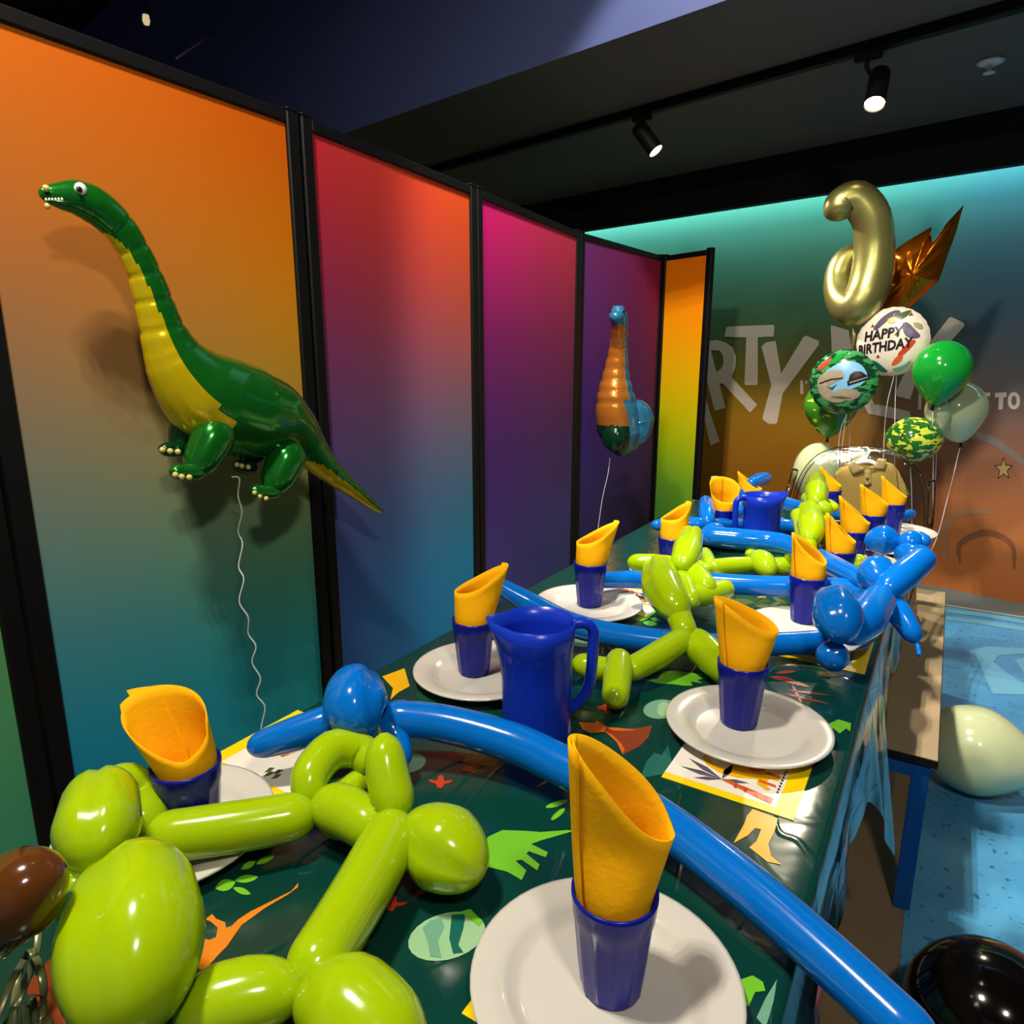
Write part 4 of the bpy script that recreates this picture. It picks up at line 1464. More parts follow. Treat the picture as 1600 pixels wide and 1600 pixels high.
# ring frame: N points along the wall plane upward/back side, flat dimension across the wall
V, F = [], []
fm = []
for i in range(n):
    t = (path[min(i + 1, n - 1)] - path[max(i - 1, 0)]).normalized()
    nx = Vector((1, 0, 0))
    B = t.cross(nx).normalized()          # in the plane: points to the belly or back side
    if B.z < 0 and False:
        B = -B
    for j in range(seg):
        a = 2 * PI * j / seg
        ca, sa = math.cos(a), math.sin(a)
        fx = min(rad[i] * 0.80, 0.075)
        # slightly squared lens like a foil balloon with seam along the outline
        V.append(path[i] + B * (rad[i] * ca) + nx * (fx * math.copysign(abs(sa) ** 1.15, sa)))
for i in range(n - 1):
    t = i / (n - 1)
    for j in range(seg):
        k = (j + 1) % seg
        F.append((i * seg + j, i * seg + k, (i + 1) * seg + k, (i + 1) * seg + j))
        a = 2 * PI * (j + .5) / seg
        lo = math.cos(a)                  # >0 on one side of the outline
        if t < .24 or .61 < t < .78:
            lim = 9
        elif t < .61:
            lim = np.interp(t, [.24, .30, .38, .47, .55, .60, .61], [.98, .62, .42, .22, .20, .45, .9])
        else:
            lim = np.interp(t, [.78, .82, .9, 1.0], [.9, .35, .1, .2])
        fm.append(1 if -lo * 1.0 > lim else 0)
F.append(tuple(range(seg - 1, -1, -1)))
fm.append(0)
F.append(tuple((n - 1) * seg + j for j in range(seg)))
fm.append(0)
# decide which side is the belly: the side with lower z on the neck
i0 = int(n * .4)
if V[i0 * seg].y < V[i0 * seg + seg // 2].y:
    fm2 = []
    for i in range(n - 1):
        for j in range(seg):
            fm2.append(fm[i * seg + (j + seg // 2) % seg])
    fm = fm2 + [0, 0]
mk('body', V, F, [M['foil_green'], M['foil_yellow']], dino, fm=fm)


def dseg(parent, m, pts, rpx, name, X=None, flat=1.0):
    P = [atx(x, y, (X if X is not None else DX) + dx) for x, y, dx in pts]
    k = mpp(P[0])
    r = [q * k for q in rpx] if isinstance(rpx, (list, tuple)) else rpx * k
    V, F = bubble_mesh(P, r, seg=20, pinch=.25)
    return mk(name, V, F, m, parent)


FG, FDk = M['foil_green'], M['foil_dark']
l1 = dseg(dino, FG, [(346, 655, .03), (330, 690, .035), (312, 725, .035), (302, 748, .035)], [34, 32, 26, 18], 'leg')
dseg(l1, FG, [(318, 738, .04), (290, 738, .045), (266, 736, .05)], [16, 14, 10], 'foot')
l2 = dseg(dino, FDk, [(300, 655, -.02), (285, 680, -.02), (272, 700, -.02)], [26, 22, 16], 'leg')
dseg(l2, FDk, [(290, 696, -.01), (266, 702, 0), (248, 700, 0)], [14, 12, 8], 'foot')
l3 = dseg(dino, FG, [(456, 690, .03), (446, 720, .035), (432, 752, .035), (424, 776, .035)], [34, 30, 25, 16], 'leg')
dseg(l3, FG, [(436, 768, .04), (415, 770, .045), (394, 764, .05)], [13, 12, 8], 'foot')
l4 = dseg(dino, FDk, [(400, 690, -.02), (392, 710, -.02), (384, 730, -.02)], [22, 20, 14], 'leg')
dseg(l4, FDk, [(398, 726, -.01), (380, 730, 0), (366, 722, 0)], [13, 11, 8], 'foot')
for par, X_, lst in ((l1, .07, ((274, 742, 5), (284, 745, 5), (296, 746, 5))), (l2, .02, ((254, 703, 5), (266, 705, 5), (278, 706, 5))),
                     (l3, .066, ((398, 770, 4), (406, 776, 4), (416, 779, 4))), (l4, .02, ((370, 726, 4), (378, 728, 4), (388, 730, 4)))):
    for x, y, r in lst:
        c = atx(x, y, DX + X_)
        rr = r * mpp(c)
        V, F = lathe([(0.0004, -rr), (rr * .7, -rr * .7), (rr, 0), (rr * .7, rr * .7), (0.0004, rr)], 12)
        mk('toe', [Vector(p) + c for p in V], F, M['foil_cream'], par)
# belly strip between the legs
dseg(dino, mat('tan_belly_foil', (150, 118, 62), 0.3, metal=.4), [(352, 692, .0), (390, 702, .0), (425, 704, .0)], [10, 13, 10], 'belly')


def ball(c, r, sq=(1, 1, 1), seg=18):
    V, F = [], []
    nr = 10
    for i in range(nr + 1):
        th = PI * i / nr
        for j in range(seg):
            a = 2 * PI * j / seg
            V.append(Vector(c) + Vector((r * sq[0] * max(math.sin(th), .01) * math.cos(a), r * sq[1] * max(math.sin(th), .01) * math.sin(a), r * sq[2] * math.cos(th))))
    for i in range(nr):
        for j in range(seg):
            k = (j + 1) % seg
            F.append((i * seg + j, (i + 1) * seg + j, (i + 1) * seg + k, i * seg + k))
    return V, F


pe_ = path[int(n * .135)]
ec = atx(126, 295, DX + .020)
k_ = mpp(ec)
V, F = ball(ec, 9.5 * k_, (.6, 1, 1))
eye = mk('eye', V, F, M['p_white'], dino)
V, F = ball(atx(124, 296, DX + .0275), 4.6 * k_, (.6, 1, 1))
mk('pupil', V, F, M['p_ink'], eye)
# mouth line, teeth, nostril
tube('mouth_line', [atx(x, y, DX + d) for x, y, d in ((70, 314, .010), (92, 315, .0215), (118, 318, .029), (150, 330, .031))], 1.6 * k_, FDk, dino, 16, 6)
for x in range(72, 100, 5):
    V, F = ball(atx(x, 312 - (x - 72) * .02, DX + .012 + (x - 72) * .0004), 2.2 * k_, (.7, .8, 1.2), 8)
    mk('tooth', V, F, M['p_white'], dino)
V, F = ball(atx(72, 294, DX + .014), 5 * k_, (1, 1, 1), 10)
mk('nostril', V, F, M['foil_cream'], dino)
V, F = ball(atx(74, 322, DX + .010), 4 * k_, (1, 1, 1.2), 10)
mk('chin', V, F, M['foil_cream'], dino)
sx = DX + .02
strp = [(362, 745), (374, 748), (372, 775), (378, 800), (372, 830), (379, 850), (373, 885), (381, 905), (374, 940), (388, 965), (388, 990), (400, 1010), (394, 1035), (407, 1060), (401, 1085), (414, 1105), (408, 1140), (412, 1180)]
tube('string', [atx(x, y, sx + (.006 if i % 2 else -.004)) for i, (x, y) in enumerate(strp)], 0.0016, M['string'], dino, 110, 6)

# blue and rust dinosaur, seen from the front
D2X = tops[3].x + 0.20
D2Y = atx(965, 620, D2X).y
d2 = thing('dinosaur_balloon', 'blue and rust long-necked dinosaur foil balloon in front of the purple panel', 'balloon', aty(965, 690, D2Y), 'dinosaur foil balloons')
SP2 = [(966, 478, 8, -.12), (966, 492, 14, -.12), (968, 508, 13, -.09), (967, 530, 13, -.05), (965, 556, 16, -.03), (962, 586, 21, -.02), (962, 616, 29, -.02), (966, 646, 36, 0), (970, 676, 37, .02), (972, 700, 24, .03), (972, 712, 8, .03)]
P = [aty(x, y, D2Y + dy) for x, y, r, dy in SP2]
R = [r * mpp(p) for (x, y, r, dy), p in zip(SP2, P)]
n2 = 70
path = catmull(P, n2)
rad = interp(R, n2)
V, F, fm = [], [], []
seg = 32
vd0 = (CAMP - P[5])
vd0.z = 0
vd0.normalize()
sd0 = Vector((-vd0.y, vd0.x, 0))          # image right
if sd0.dot(RT) < 0:
    sd0 = -sd0
for i in range(n2):
    crimp = 1 - .08 * (0.5 + .5 * math.cos(i * 2 * PI / 4)) ** 4 if 12 < i < 46 else 1
    for j in range(seg):
        a = 2 * PI * j / seg
        V.append(path[i] + sd0 * (rad[i] * math.cos(a) * crimp) + vd0 * (rad[i] * 1.05 * math.sin(a) * crimp) - vd0 * (0.05 if i > 40 else 0) * max(0, math.cos(a)) * min(1, (i - 40) / 12))
for i in range(n2 - 1):
    t = i / (n2 - 1)
    for j in range(seg):
        k = (j + 1) % seg
        F.append((i * seg + j, i * seg + k, (i + 1) * seg + k, (i + 1) * seg + j))
        a = (j + .5) / seg * 360
        rust = 48 < a < 255 and .2 < t < .86
        if t > .62:
            rust = 62 < a < 245 and t < .86
        green = t > .74 and 70 < a < 200
        fm.append(2 if green else (1 if rust else 0))
F.append(tuple(range(seg - 1, -1, -1)))
fm.append(0)
F.append(tuple((n2 - 1) * seg + j for j in range(seg)))
fm.append(0)
mk('body', V, F, [M['foil_blue'], M['foil_rust'], M['foil_dark']], d2, fm=fm)
hump = [aty(985, 630, D2Y + .02), aty(998, 655, D2Y + .08), aty(992, 695, D2Y + .06)]
V, F = bubble_mesh(hump, [18 * mpp(hump[0]), 24 * mpp(hump[0]), 16 * mpp(hump[0])], seg=20)
mk('flank', V, F, M['foil_blue'], d2)
snout = aty(962, 494, D2Y - .155)
V, F = ball(snout, 11 * mpp(snout), (1.0, 1.0, .8))
mk('snout', V, F, M['foil_blue'], d2)
for xx in (955, 975):
    c = aty(xx, 486, D2Y - .142)
    V, F = ball(c, 2.6 * mpp(c), (1, 1, 1), 10)
    mk('eye', V, F, M['p_ink'], d2)
fc = aty(958, 684, D2Y - .10)
V, F = ball(fc, 19 * mpp(fc), (1, .6, 1.1))
mk('foot', V, F, M['foil_dark'], d2)
tube('string', [aty(x, y, D2Y - .05) for x, y in ((953, 716), (950, 740), (942, 775), (938, 800), (933, 840), (930, 890))], 0.0016, M['string'], d2, 40, 6)

# =================================================================== BALLOON BOUQUET AND CLEAR CHAIR
YB = YF + 0.62
tie = aty(1370, 800, YB)
GBQ = 'balloons of the bouquet by the back wall'


def teardrop(name, label, px, py, rx, ry, Y, m, tilt=0.0, knot=None, string_to=None, neck=1.0):
    """latex balloon: round crown narrowing to a knot"""
    c = aty(px, py, Y)
    k = mpp(c)
    o = thing(name, label, 'balloon', c, GBQ)
    prof = []
    nn_ = 28
    for i in range(nn_ + 1):
        th = PI * i / nn_
        r = math.sin(th)
        z = math.cos(th)
        if z < 0:
            r *= 1 - 0.30 * z * z * neck
            z *= 1.0 + 0.22 * z * z * neck
        prof.append((max(r, .012) * rx * k, z * ry * k))
    V, F = lathe(prof[::-1], 36)
    axis = Matrix.Rotation(tilt, 3, -FW)
    mk('body', [axis @ Vector(p) + c for p in V], F, m, o)
    kn = c + axis @ Vector((0, 0, prof[-1][1] - .004))
    km = {'latex_green': M['latex_green']}.get(m.name, knot or m)
    V, F = lathe([(0.001, -.016), (.010, -.015), (.004, -.006), (.006, 0), (.002, .006)], 12)
    mk('knot', [axis @ Vector(p) + kn for p in V], F, knot or m, o)
    if string_to is not None:
        e = string_to
        mid = kn.lerp(e, .5) + RT * 0.008
        tube('string', [kn + Vector((0, 0, -.012)), mid, e, e.lerp(wtop, .5), wtop], 0.0013, M['string'], o, 30, 6)
    return o


wt = thing('balloon_weight', 'small gold weight on the floor holding the bouquet strings', 'weight', Vector((tie.x, tie.y, 0.003)))
V, F = lathe([(.04, 0), (.05, .004), (.045, .05), (.02, .075), (.0005, .078)], 20)
mk('body', [Vector(p) + Vector((tie.x, tie.y, 0.003)) for p in V], F, M['foil_amber'], wt)
wtop = Vector((tie.x, tie.y, .08))


def to_tie(px, py):
    return aty(px, py, YB)


teardrop('latex_balloon', 'glossy green latex balloon at the right of the bouquet', 1472, 578, 42, 45, YB - .10, M['latex_green'], tilt=-.12, knot=M['latex_black'], string_to=to_tie(1452, 850))
teardrop('latex_balloon', 'translucent sage latex balloon behind the green one', 1494, 640, 43, 44, YB + .10, M['latex_sage'], tilt=.28, knot=M['latex_black'], string_to=to_tie(1455, 860))
teardrop('latex_balloon', 'pale sage latex balloon facing sideways below the green one', 1466, 648, 17, 28, YB - .02, M['latex_sage'], tilt=.1, string_to=to_tie(1450, 850))
teardrop('latex_balloon', 'camouflage latex balloon resting above the clear chair', 1428, 686, 40, 34, YB - .06, M['latex_camo'], neck=.3, string_to=to_tie(1420, 860))
teardrop('latex_balloon', 'green latex balloon with yellow patches half hidden by the round foil balloon', 1298, 634, 39, 41, YB + .12, M['latex_patch'], knot=M['latex_black'], string_to=to_tie(1318, 850))
teardrop('latex_balloon', 'sage latex balloon low down behind the clear chair back', 1276, 738, 35, 46, YB + .1, M['latex_sage'], string_to=to_tie(1300, 880))


def frame_at(px, py, Y, yaw_deg, roll_deg=0, pitch_deg=0):
    """centre and axes of a foil balloon; yaw 0 faces the camera, positive turns its face to the image left"""
    c = aty(px, py, Y)
    nrm_ = (CAMP - c)
    nrm_.z *= .3
    nrm_.normalize()
    rt = Vector((0, 0, 1)).cross(nrm_).normalized()
    up = nrm_.cross(rt).normalized()
    ry_ = Matrix.Rotation(math.radians(-yaw_deg), 3, up)
    rr_ = Matrix.Rotation(math.radians(roll_deg), 3, nrm_)
    rp_ = Matrix.Rotation(math.radians(pitch_deg), 3, rt)
    q = ry_ @ rp_ @ rr_
    return c, q @ rt, q @ up, q @ nrm_


def lens_h(r, Tk):
    return Tk * max(0.0, 1 - min(r, 1) ** 2.3) ** .62


def round_foil(name, label, px, py, rpx, Y, yaw, roll, m_front, m_back, Tk=.42):
    c, rt, up, nr = frame_at(px, py, Y, yaw, roll)
    R_ = rpx * mpp(c)
    o = thing(name, label, 'balloon', c, GBQ)
    seg, rings = 72, 14
    V, F, fm = [], [], []
    for side in (1, -1):
        base = len(V)
        for i in range(rings + 1):
            q = i / rings
            for j in range(seg):
                a = 2 * PI * j / seg
                wr_ = 1 - 0.018 * (0.5 + .5 * math.sin(a * 24)) * q ** 6
                h = lens_h(q, Tk) * R_ * side + (0.02 * R_ * math.sin(a * 24) * q ** 4 * (1 - q))
                V.append(c + rt * (R_ * q * wr_ * math.cos(a)) + up * (R_ * q * wr_ * math.sin(a)) + nr * h)
        for i in range(rings):
            for j in range(seg):
                k = (j + 1) % seg
                f_ = (base + i * seg + j, base + i * seg + k, base + (i + 1) * seg + k, base + (i + 1) * seg + j)
                F.append(f_ if side > 0 else f_[::-1])
                fm.append(0 if side > 0 else 1)
    mk('body', V, F, [m_front, m_back], o, fm=fm)

    def pr(pts, m, dz=.012, name='print', sub=3):
        """flat print in unit coordinates laid on the bulging front"""
        bm = bmesh.new()
        if sub >= 3:
            for _ in range(2):       # corner cutting
                q_ = []
                for i_ in range(len(pts)):
                    a_, b_3 = pts[i_], pts[(i_ + 1) % len(pts)]
                    q_ += [(a_[0] * .75 + b_3[0] * .25, a_[1] * .75 + b_3[1] * .25), (a_[0] * .25 + b_3[0] * .75, a_[1] * .25 + b_3[1] * .75)]
                pts = q_
        vs = [bm.verts.new((x, y, 0)) for x, y in pts]
        fc = bm.faces.new(vs)
        bmesh.ops.triangulate(bm, faces=[fc], ngon_method='EAR_CLIP')
        for _ in range(sub):
            bmesh.ops.subdivide_edges(bm, edges=[e for e in bm.edges if e.calc_length() > .12], cuts=1, use_grid_fill=False)
            bmesh.ops.triangulate(bm, faces=bm.faces[:])
        bm.verts.ensure_lookup_table()
        V = []
        for v_ in bm.verts:
            h = lens_h(math.hypot(v_.co.x, v_.co.y), Tk) + dz
            V.append(c + rt * (R_ * v_.co.x) + up * (R_ * v_.co.y) + nr * (h * R_))
        F = [tuple(v_.index for v_ in f_.verts) for f_ in bm.faces]
        bm.free()
        return mk(name, V, up_faces(V, F, nr), m, o, smooth=True)

    def text(s, x, y, size, m, shear=.18, name='lettering', sx=1.0):
        cu = bpy.data.curves.new('lettering', 'FONT')
        cu.body = s
        cu.size = size
        cu.shear = shear
        cu.offset = size * .035
        cu.align_x = 'CENTER'
        cu.resolution_u = 2
        ob = bpy.data.objects.new('lettering', cu)
        COL.objects.link(ob)
        dg = bpy.context.evaluated_depsgraph_get()
        me = bpy.data.meshes.new_from_object(ob.evaluated_get(dg))
        bpy.data.objects.remove(ob)
        bm = bmesh.new()
        bm.from_mesh(me)
        bmesh.ops.triangulate(bm, faces=bm.faces[:])
        V = []
        for v_ in bm.verts:
            u, w = x + v_.co.x * sx, y + v_.co.y
            h = lens_h(math.hypot(u, w), Tk) + .022
            V.append(c + rt * (R_ * u) + up * (R_ * w) + nr * (h * R_))
        F = [tuple(v_.index for v_ in f_.verts) for f_ in bm.faces]
        bm.free()
        bpy.data.meshes.remove(me)
        return mk(name, V, up_faces(V, F, nr), m, o, smooth=False)
    return o, pr, text, (c, rt, up, nr, R_)


hb, pr, text, fr_ = round_foil('foil_balloon', 'round cream foil balloon lettered HAPPY BIRTHDAY with dinosaur prints', 1394, 534, 53, YB - .02, 14, 9, M['foil_white'], M['foil_white'])
text('HAPPY', -.16, .12, .38, M['p_ink'], sx=.9)
text('BIRTHDAY', -.16, -.24, .38, M['p_ink'], sx=.82)
U = lambda pts: [((x - 1394) / 53, (534 - y) / 53) for x, y in pts]
pr(U([(1371, 512), (1384, 496), (1398, 488), (1408, 488), (1412, 494), (1400, 498), (1388, 506), (1378, 514)]), M['p_purple'], .014)
pr(U([(1394, 500), (1408, 494), (1426, 490), (1420, 500), (1408, 506), (1396, 508)]), M['p_olive'], .016)
pr(U([(1392, 500), (1404, 497), (1408, 504), (1396, 508)]), M['p_yellow'], .02)
pr(U([(1412, 510), (1420, 508), (1430, 522), (1438, 534), (1426, 536), (1416, 528)]), M['p_purple'], .014)
pr(U([(1424, 536), (1432, 538), (1424, 548), (1410, 560), (1404, 556), (1414, 546)]), M['p_red'], .014)
pr(U([(1406, 556), (1414, 558), (1408, 568), (1394, 572), (1398, 564)]), M['p_rust'], .014)
pr(U([(1364, 556), (1376, 562), (1384, 572), (1390, 580), (1380, 580), (1368, 570)]), M['p_teal'], .014)
pr(U([(1356, 560), (1364, 562), (1366, 572), (1360, 568)]), M['p_lime'], .014)
pr(U([(1426, 510), (1438, 514), (1440, 524), (1430, 520)]), M['stone'], .014)
pr(U([(1392, 576), (1410, 574), (1424, 564), (1416, 576), (1402, 582)]), M['p_mint'], .014)
for x, y in ((1378, 554), (1406, 524), (1372, 506), (1424, 498)):
    pr(U([(x, y - 3), (x + 3, y + 2), (x - 3, y + 2)]), M['p_brown'], .014, sub=1)
c, rt, up, nr, R_ = fr_
tube('string', [c - up * R_, aty(1385, 640, YB), aty(1380, 720, YB), aty(1376, 860, YB), wtop], 0.0013, M['string'], hb, 30, 6)

jb, pr, text, fr_ = round_foil('foil_balloon', 'round jungle print foil balloon with a grey reptile head and dark badge', 1317, 597, 50, YB - .14, 8, 12, M['foil_jungle'], M['foil_dark'])
U = lambda pts: [((x - 1317) / 50, (597 - y) / 50) for x, y in pts]
pr(U([(1282, 604), (1284, 588), (1296, 576), (1314, 568), (1330, 566), (1344, 572), (1352, 584), (1354, 596), (1346, 606), (1330, 610), (1312, 620), (1296, 622)]), M['sky_print'], .012)
pr(U([(1282, 590), (1290, 580), (1304, 575), (1318, 578), (1324, 584), (1322, 592), (1306, 596), (1298, 600), (1304, 610), (1314, 616), (1322, 626), (1308, 628), (1294, 622), (1284, 610)]), M['stone'], .024)
pr(U([(1286, 592), (1304, 589), (1321, 590), (1320, 592), (1304, 591), (1287, 594)]), M['p_ink'], .034, sub=2)
pr(U([(1296, 600), (1304, 602), (1312, 598), (1304, 606)]), M['p_olive'], .034, sub=2)
pr(U([(1300, 616), (1316, 618), (1330, 624), (1314, 622)]), M['p_olive'], .034, sub=2)
pr(U([(1304, 610), (1318, 606), (1336, 612), (1344, 620), (1330, 628), (1316, 624)]), M['stone'], .02)
pr(U([(1328, 596), (1331, 588), (1338, 584), (1346, 586), (1352, 592), (1354, 598), (1340, 600)]), M['p_ink'], .026, sub=2)
pr(U([(1326, 597), (1356, 593), (1357, 599), (1326, 604)]), M['p_ink'], .032, sub=2)
pr(U([(1333, 595), (1338, 589), (1344, 588), (1348, 592)]), M['p_badge'], .034, sub=2)
pr(U([(1329, 599), (1354, 595.5), (1354.5, 597), (1329, 601)]), M['stone'], .036, sub=2)
pr(U([(1284, 570), (1296, 560), (1310, 556), (1302, 566), (1290, 574)]), M['p_red'], .014)
pr(U([(1302, 564), (1316, 554), (1330, 554), (1320, 562), (1308, 568)]), M['latex_green'], .014)
c, rt, up, nr, R_ = fr_
tube('string', [c - up * R_, aty(1312, 680, YB - .1), aty(1310, 740, YB - .05), aty(1312, 860, YB), wtop], 0.0013, M['string'], jb, 30, 6)
tube('string', [c - up * R_ * .98, aty(1318, 680, YB - .1), aty(1314, 740, YB - .05), aty(1318, 860, YB), wtop], 0.0013, M['string'], jb, 30, 6)

# number six foil balloon, seen from behind and half edge-on
num = thing('number_balloon', 'tall pale gold foil number six balloon at the top of the bouquet', 'balloon', aty(1335, 515, YB), GBQ)
six = [(1311, 342, -.03), (1314, 320, -.02), (1338, 312, -.01), (1360, 338, .0), (1366, 380, .01), (1363, 424, .01), (1352, 462, .0), (1334, 482, -.0), (1314, 466, .03), (1309, 436, .05), (1318, 410, .06), (1338, 398, .07), (1358, 400, .08)]
P = [aty(x, y, YB + d * 2) for x, y, d in six]
kk = mpp(P[5])
rp = [20, 25, 27, 28, 29, 31, 31, 29, 24, 21, 20, 19, 18]
n = 110
path = catmull(P, n)
rad = [r * kk for r in interp(rp, n)]
for i in range(n):
    e = min(1, i / 5, (n - 1 - i) / 5)
    rad[i] *= max(.15, math.sqrt(1 - (1 - e) ** 2)) * (1 - .012 * (i % 2))
V, F = sweep(path, rad, 28, flat=1.0)
mk('body', V, F, M['foil_gold'], num)
tube('tail', [aty(1332, 512, YB), aty(1334, 525, YB), aty(1331, 548, YB)], [.004, .009, .002], M['foil_gold'], num, 12, 8)
tube('string', [aty(1331, 545, YB), aty(1330, 600, YB + .05), aty(1326, 860, YB), wtop], .0013, M['string'], num, 20, 6)

# amber foil star
stn = thing('star_balloon', 'shiny amber foil star balloon behind the gold number', 'balloon', aty(1424, 430, YB + .12), GBQ)
c, rt, up, nr = frame_at(1425, 432, YB + .16, 0, 0)
kp = mpp(c)
so = [(1481, 334), (1476, 372), (1469, 404), (1462, 440), (1440, 464), (1424, 482), (1404, 500), (1378, 512), (1366, 492), (1376, 462), (1384, 430), (1392, 394), (1414, 378), (1443, 361), (1446, 384), (1462, 358)]
outl = []
for i in range(len(so)):
    p0, p1 = so[i], so[(i + 1) % len(so)]
    for q in range(5):
        u = q / 5
        outl.append(Vector(((p0[0] * (1 - u) + p1[0] * u - 1425) * kp, (432 - p0[1] * (1 - u) - p1[1] * u) * kp, 0)))
NO = len(outl)
V, F = [], []
rings = 10
for side in (1, -1):
    base = len(V)
    for i in range(rings + 1):
        q = i / rings
        for j, p in enumerate(outl):
            h = .075 * max(0, 1 - q ** 1.6) ** .8 * side + (.014 * (p.x / kp / 60) if side > 0 else .014 * (p.x / kp / 60))
            V.append(c + rt * (q * p.x) + up * (q * p.y) + nr * (h + .006 * math.sin(j * .9) * q * (1 - q) * 2))
    for i in range(rings):
        for j in range(NO):
            k = (j + 1) % NO
            f_ = (base + i * NO + j, base + i * NO + k, base + (i + 1) * NO + k, base + (i + 1) * NO + j)
            F.append(f_[::-1] if side > 0 else f_)
mk('body', V, F, M['foil_amber'], stn)
R_ = 100 * kp
tube('string', [c - up * R_ * .5, aty(1400, 600, YB + .06), aty(1392, 860, YB), wtop], .0013, M['string'], stn, 20, 6)

# clear chair at the head of the table
YC = YF + 0.27
ch = thing('chair', 'clear acrylic armchair with rounded back at the head of the table', 'chair', Vector((aty(1352, 760, YC).x, YC, 0)))
cL, cR = aty(1246, 745, YC), aty(1458, 745, YC)
cx = (cL.x + cR.x) / 2
hw = (cR.x - cL.x) / 2
ctop = aty(1352, 702, YC).z
sz = 0.47
outl = []
for i in range(41):
    a = PI * i / 40
    outl.append((cx + hw * math.copysign(abs(math.cos(a)) ** .62, math.cos(a)), sz + .05 + (ctop - sz - .05) * abs(math.sin(a)) ** .55))
V, F = [], []
for off in (0.0, 0.012):
    for x, z in outl:
        bow = 0.06 * ((x - cx) / hw) ** 2
        V.append(Vector((x, YC - bow + off, z)))
m_ = len(outl)
front = list(range(m_))
# strip mesh of the back panel
for i in range(m_ // 2):
    a, b, c2, d2_ = i, i + 1, m_ - 2 - i, m_ - 1 - i
    if b < c2:
        F.append((a, b, c2, d2_))
        F.append((m_ + d2_, m_ + c2, m_ + b, m_ + a))
mk('backrest', V, F, M['acrylic'], ch)
rim = [Vector((x, YC - .06 * ((x - cx) / hw) ** 2 + .006, z)) for x, z in outl]
tube('back_rim', rim, .009, M['acrylic_rim'], ch, 80, 8)
mkbox('seat', (cx, YC - .24, sz), (2 * hw * .9, .46, .022), M['acrylic'], ch, bevel=.008)
for s in (-1, 1):
    xr = cx + s * hw
    tube('arm', [Vector((xr, YC - .06, ctop - .09)), Vector((xr + s * .01, YC - .18, .70)), Vector((xr, YC - .36, .665)), Vector((xr - s * .01, YC - .44, .60)), Vector((xr - s * .03, YC - .44, sz))], .012, M['acrylic_rim'], ch, 40, 10)
    for yy in (YC - .02, YC - .44):
        tube('leg', [Vector((cx + s * hw * .86, yy, sz)), Vector((cx + s * hw * .9, yy + (.05 if yy > YC - .2 else -.0), 0.004))], [.018, .012], M['acrylic_rim'], ch, 8, 10)

# hanger hooked over the chair back, and the polo shirt on it
YS = YC - .035
hz = aty(1352, 712, YS)
k = mpp(hz)
hang = thing('coat_hanger', 'white plastic coat hanger hooked over the clear chair back', 'hanger', aty(1352, 722, YS))
tube('hook', [aty(x, y, YS + d) for x, y, d in ((1352, 722, 0), (1354, 714, .01), (1358, 706, .025), (1355, 700, .04), (1349, 700, .05), (1346, 706, .05))], 1.5 * k, M['white'], hang, 30, 8)
tube('shoulder_bar', [aty(x, y, YS) for x, y in ((1325, 734), (1337, 725), (1352, 721), (1364, 723), (1378, 733))], [2 * k, 3.6 * k, 4 * k, 3.6 * k, 2 * k], M['white'], hang, 24, 10)
sh = thing('polo_shirt', 'small khaki polo shirt on a white hanger against the clear chair', 'shirt', aty(1358, 790, YS - .02))


def cloth_piece(name, pts, m, Y, thick, par, puff=0.0):
    bm = bmesh.new()
    P = [aty(x, y, Y) for x, y in pts]
    vs = [bm.verts.new(p) for p in P]
    fc = bm.faces.new(vs)
    bmesh.ops.triangulate(bm, faces=[fc], ngon_method='BEAUTY')
    for _ in range(3):
        bmesh.ops.subdivide_edges(bm, edges=[e for e in bm.edges if e.calc_length() > .02], cuts=1)
        bmesh.ops.triangulate(bm, faces=bm.faces[:])
    bd = [v_.co.copy() for v_ in bm.verts if v_.is_boundary]
    for v_ in bm.verts:
        dd = min((v_.co - q).length for q in bd)
        v_.co.y -= puff * min(1.0, dd / .05) ** .5 + .004 * math.sin(v_.co.x * 60) * min(1, dd / .03)
    V = [v_.co.copy() for v_ in bm.verts]
    F = [tuple(v_.index for v_ in f_.verts) for f_ in bm.faces]
    bm.free()
    F = up_faces(V, F, Vector((0, -1, 0)))
    o = mk(name, V, F, m, par)
    md = o.modifiers.new('thickness', 'SOLIDIFY')
    md.thickness = thick
    md.offset = 1 if False else -1
    return o


cloth_piece('body', [(1333, 724), (1344, 731), (1354, 733), (1366, 728), (1374, 719), (1394, 724), (1401, 732), (1404, 760), (1402, 800), (1400, 826), (1312, 826), (1310, 790), (1308, 760), (1306, 738), (1314, 730)], M['shirt'], YS - .016, .006, sh, .018)
cloth_piece('sleeve', [(1396, 727), (1404, 736), (1414, 756), (1424, 774), (1412, 782), (1404, 770), (1400, 750)], M['shirt'], YS - .012, .008, sh, .012)
cloth_piece('sleeve', [(1314, 730), (1306, 738), (1298, 756), (1292, 772), (1304, 778), (1310, 764), (1312, 750)], M['shirt'], YS - .012, .008, sh, .012)
cm = mat('khaki_collar', (168, 148, 92), .9, tint=(90, .1))
cloth_piece('collar', [(1325, 728), (1334, 719), (1340, 727), (1354, 732), (1335, 742), (1332, 741)], cm, YS - .040, .003, sh)
cloth_piece('collar', [(1373, 716), (1385, 718), (1382, 735), (1378, 734), (1354, 732), (1366, 727)], cm, YS - .040, .003, sh)
cloth_piece('placket', [(1351, 733), (1359, 733), (1362, 758), (1350, 758)], cm, YS - .0385, .003, sh)
for yy in (746, 756):
    c = aty(1355, yy, YS - .044)
    V, F = ball(c, 2.6 * k, (1, .5, 1), 12)
    mk('button', V, F, mat('khaki_button', (150, 132, 84), .35), sh)

# =================================================================== LOOSE BALLOONS ON THE FLOOR, BROWN BALLOON
GF = 'balloons lying on the floor'


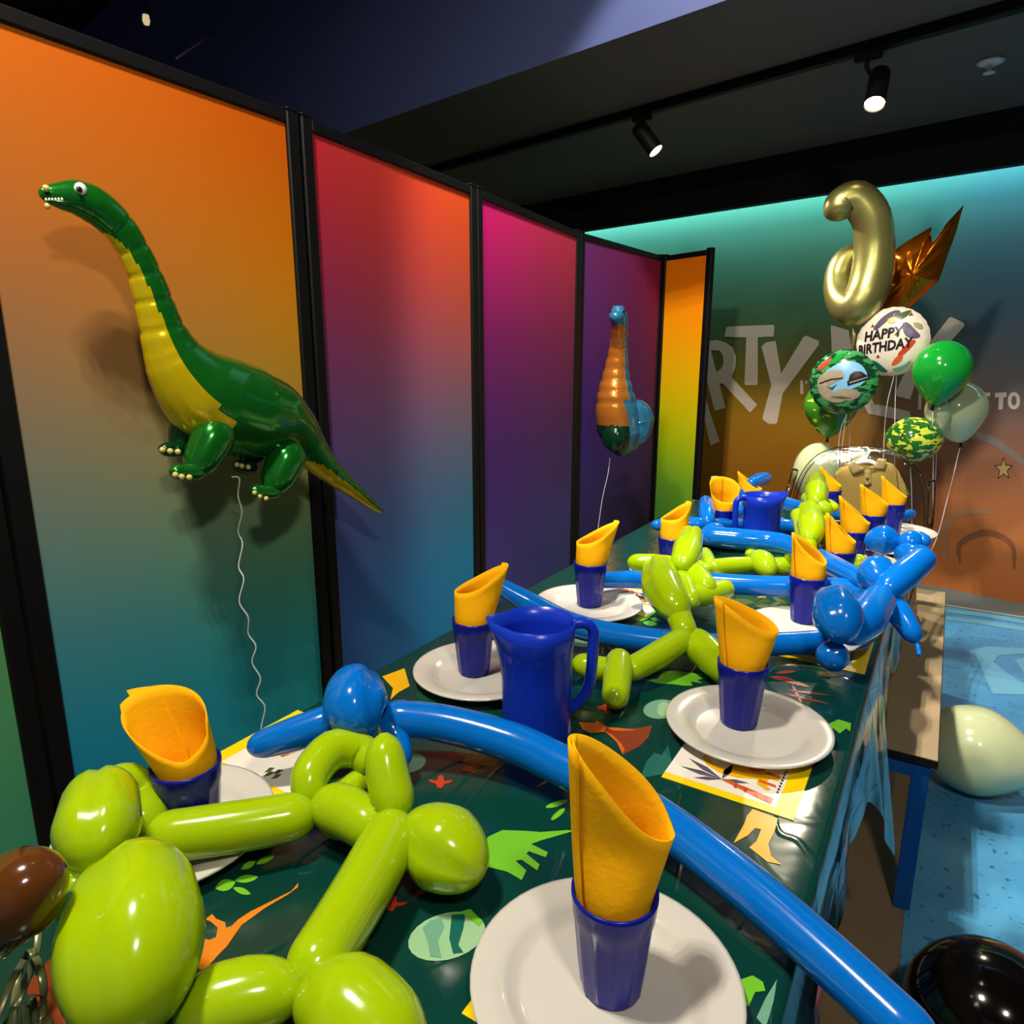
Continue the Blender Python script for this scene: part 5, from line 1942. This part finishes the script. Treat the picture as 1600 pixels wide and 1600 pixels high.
def floor_balloon(label, px, py, rpx, m, axis_px, knot_m=None, rz=None):
    c0 = at(px, py, 0)
    # balloon touching the floor: find the height where the radius fits
    z = .1
    for _ in range(20):
        c = at(px, py, z)
        z = rpx * mpp(c) + .003
    c = at(px, py, z)
    R_ = z - .003
    o = thing('latex_balloon', label, 'balloon', Vector((c.x, c.y, 0)), GF)
    d = (RT * axis_px[0] + Vector((-RT.y, RT.x, 0)) * axis_px[1]).normalized()
    path, rad = [], []
    for i in range(41):
        t = i / 40
        th = PI * t
        xx = -math.cos(th)
        r = math.sin(th)
        if xx > 0:
            r *= 1 - .28 * xx * xx
            xx *= 1 + .2 * xx * xx
        path.append(c + d * (R_ * 1.10 * xx))
        rad.append(max(r * R_, .004))
    V, F = sweep(path, rad, 36)
    mk('body', V, F, m, o)
    kp = path[-1]
    V, F = sweep([kp - d * .004, kp + d * .006, kp + d * .016], [.005, .004, .009], 12)
    mk('knot', V, F, knot_m or m, o)
    return o


floor_balloon('sage latex balloon lying on the blue floor beside the bench end', 1524, 1172, 68, M['latex_sage'], (.8, -.6))
floor_balloon('black latex balloon lying on the blue floor at the lower right corner', 1556, 1596, 116, M['latex_black'], (1, -.4))

bp = at(40, 1500, .80)
br = thing('brown_balloon', 'brown glossy balloon with olive ribbon loops at the left end of the table', 'balloon', at(20, 1560, TZ))
V, F = bubble_mesh([at(92, 1362, .90), at(40, 1390, .885), at(-30, 1450, .85), at(-90, 1530, .81)], [50 * mpp(bp), 64 * mpp(bp), 58 * mpp(bp), 40 * mpp(bp)], seg=32)
mk('body', V, F, M['brown_foil'], br)
for pts in (((60, 1520), (52, 1490), (44, 1486), (30, 1520), (22, 1570), (20, 1610)), ((44, 1488), (58, 1500), (68, 1540), (66, 1580), (58, 1600), (50, 1560)),
            ((58, 1470), (60, 1448), (56, 1490), (30, 1560), (10, 1600)), ((40, 1496), (20, 1530), (-5, 1590)), ((64, 1556), (50, 1556), (40, 1576), (46, 1620)), ((70, 1590), (76, 1600), (74, 1640))):
    P = [at(x, y, TZ + .05 + .02 * math.sin(i * 1.3)) for i, (x, y) in enumerate(pts)]
    path = catmull(P, 36)
    V, F = sweep(path, [.003] * 36, 8, ref=Vector((.3, .1, 1)), flat=.2)
    mk('ribbon', V, F, M['ribbon'], br)

for o in list(bpy.data.objects):
    if 'origin' in o.keys():
        del o['origin']
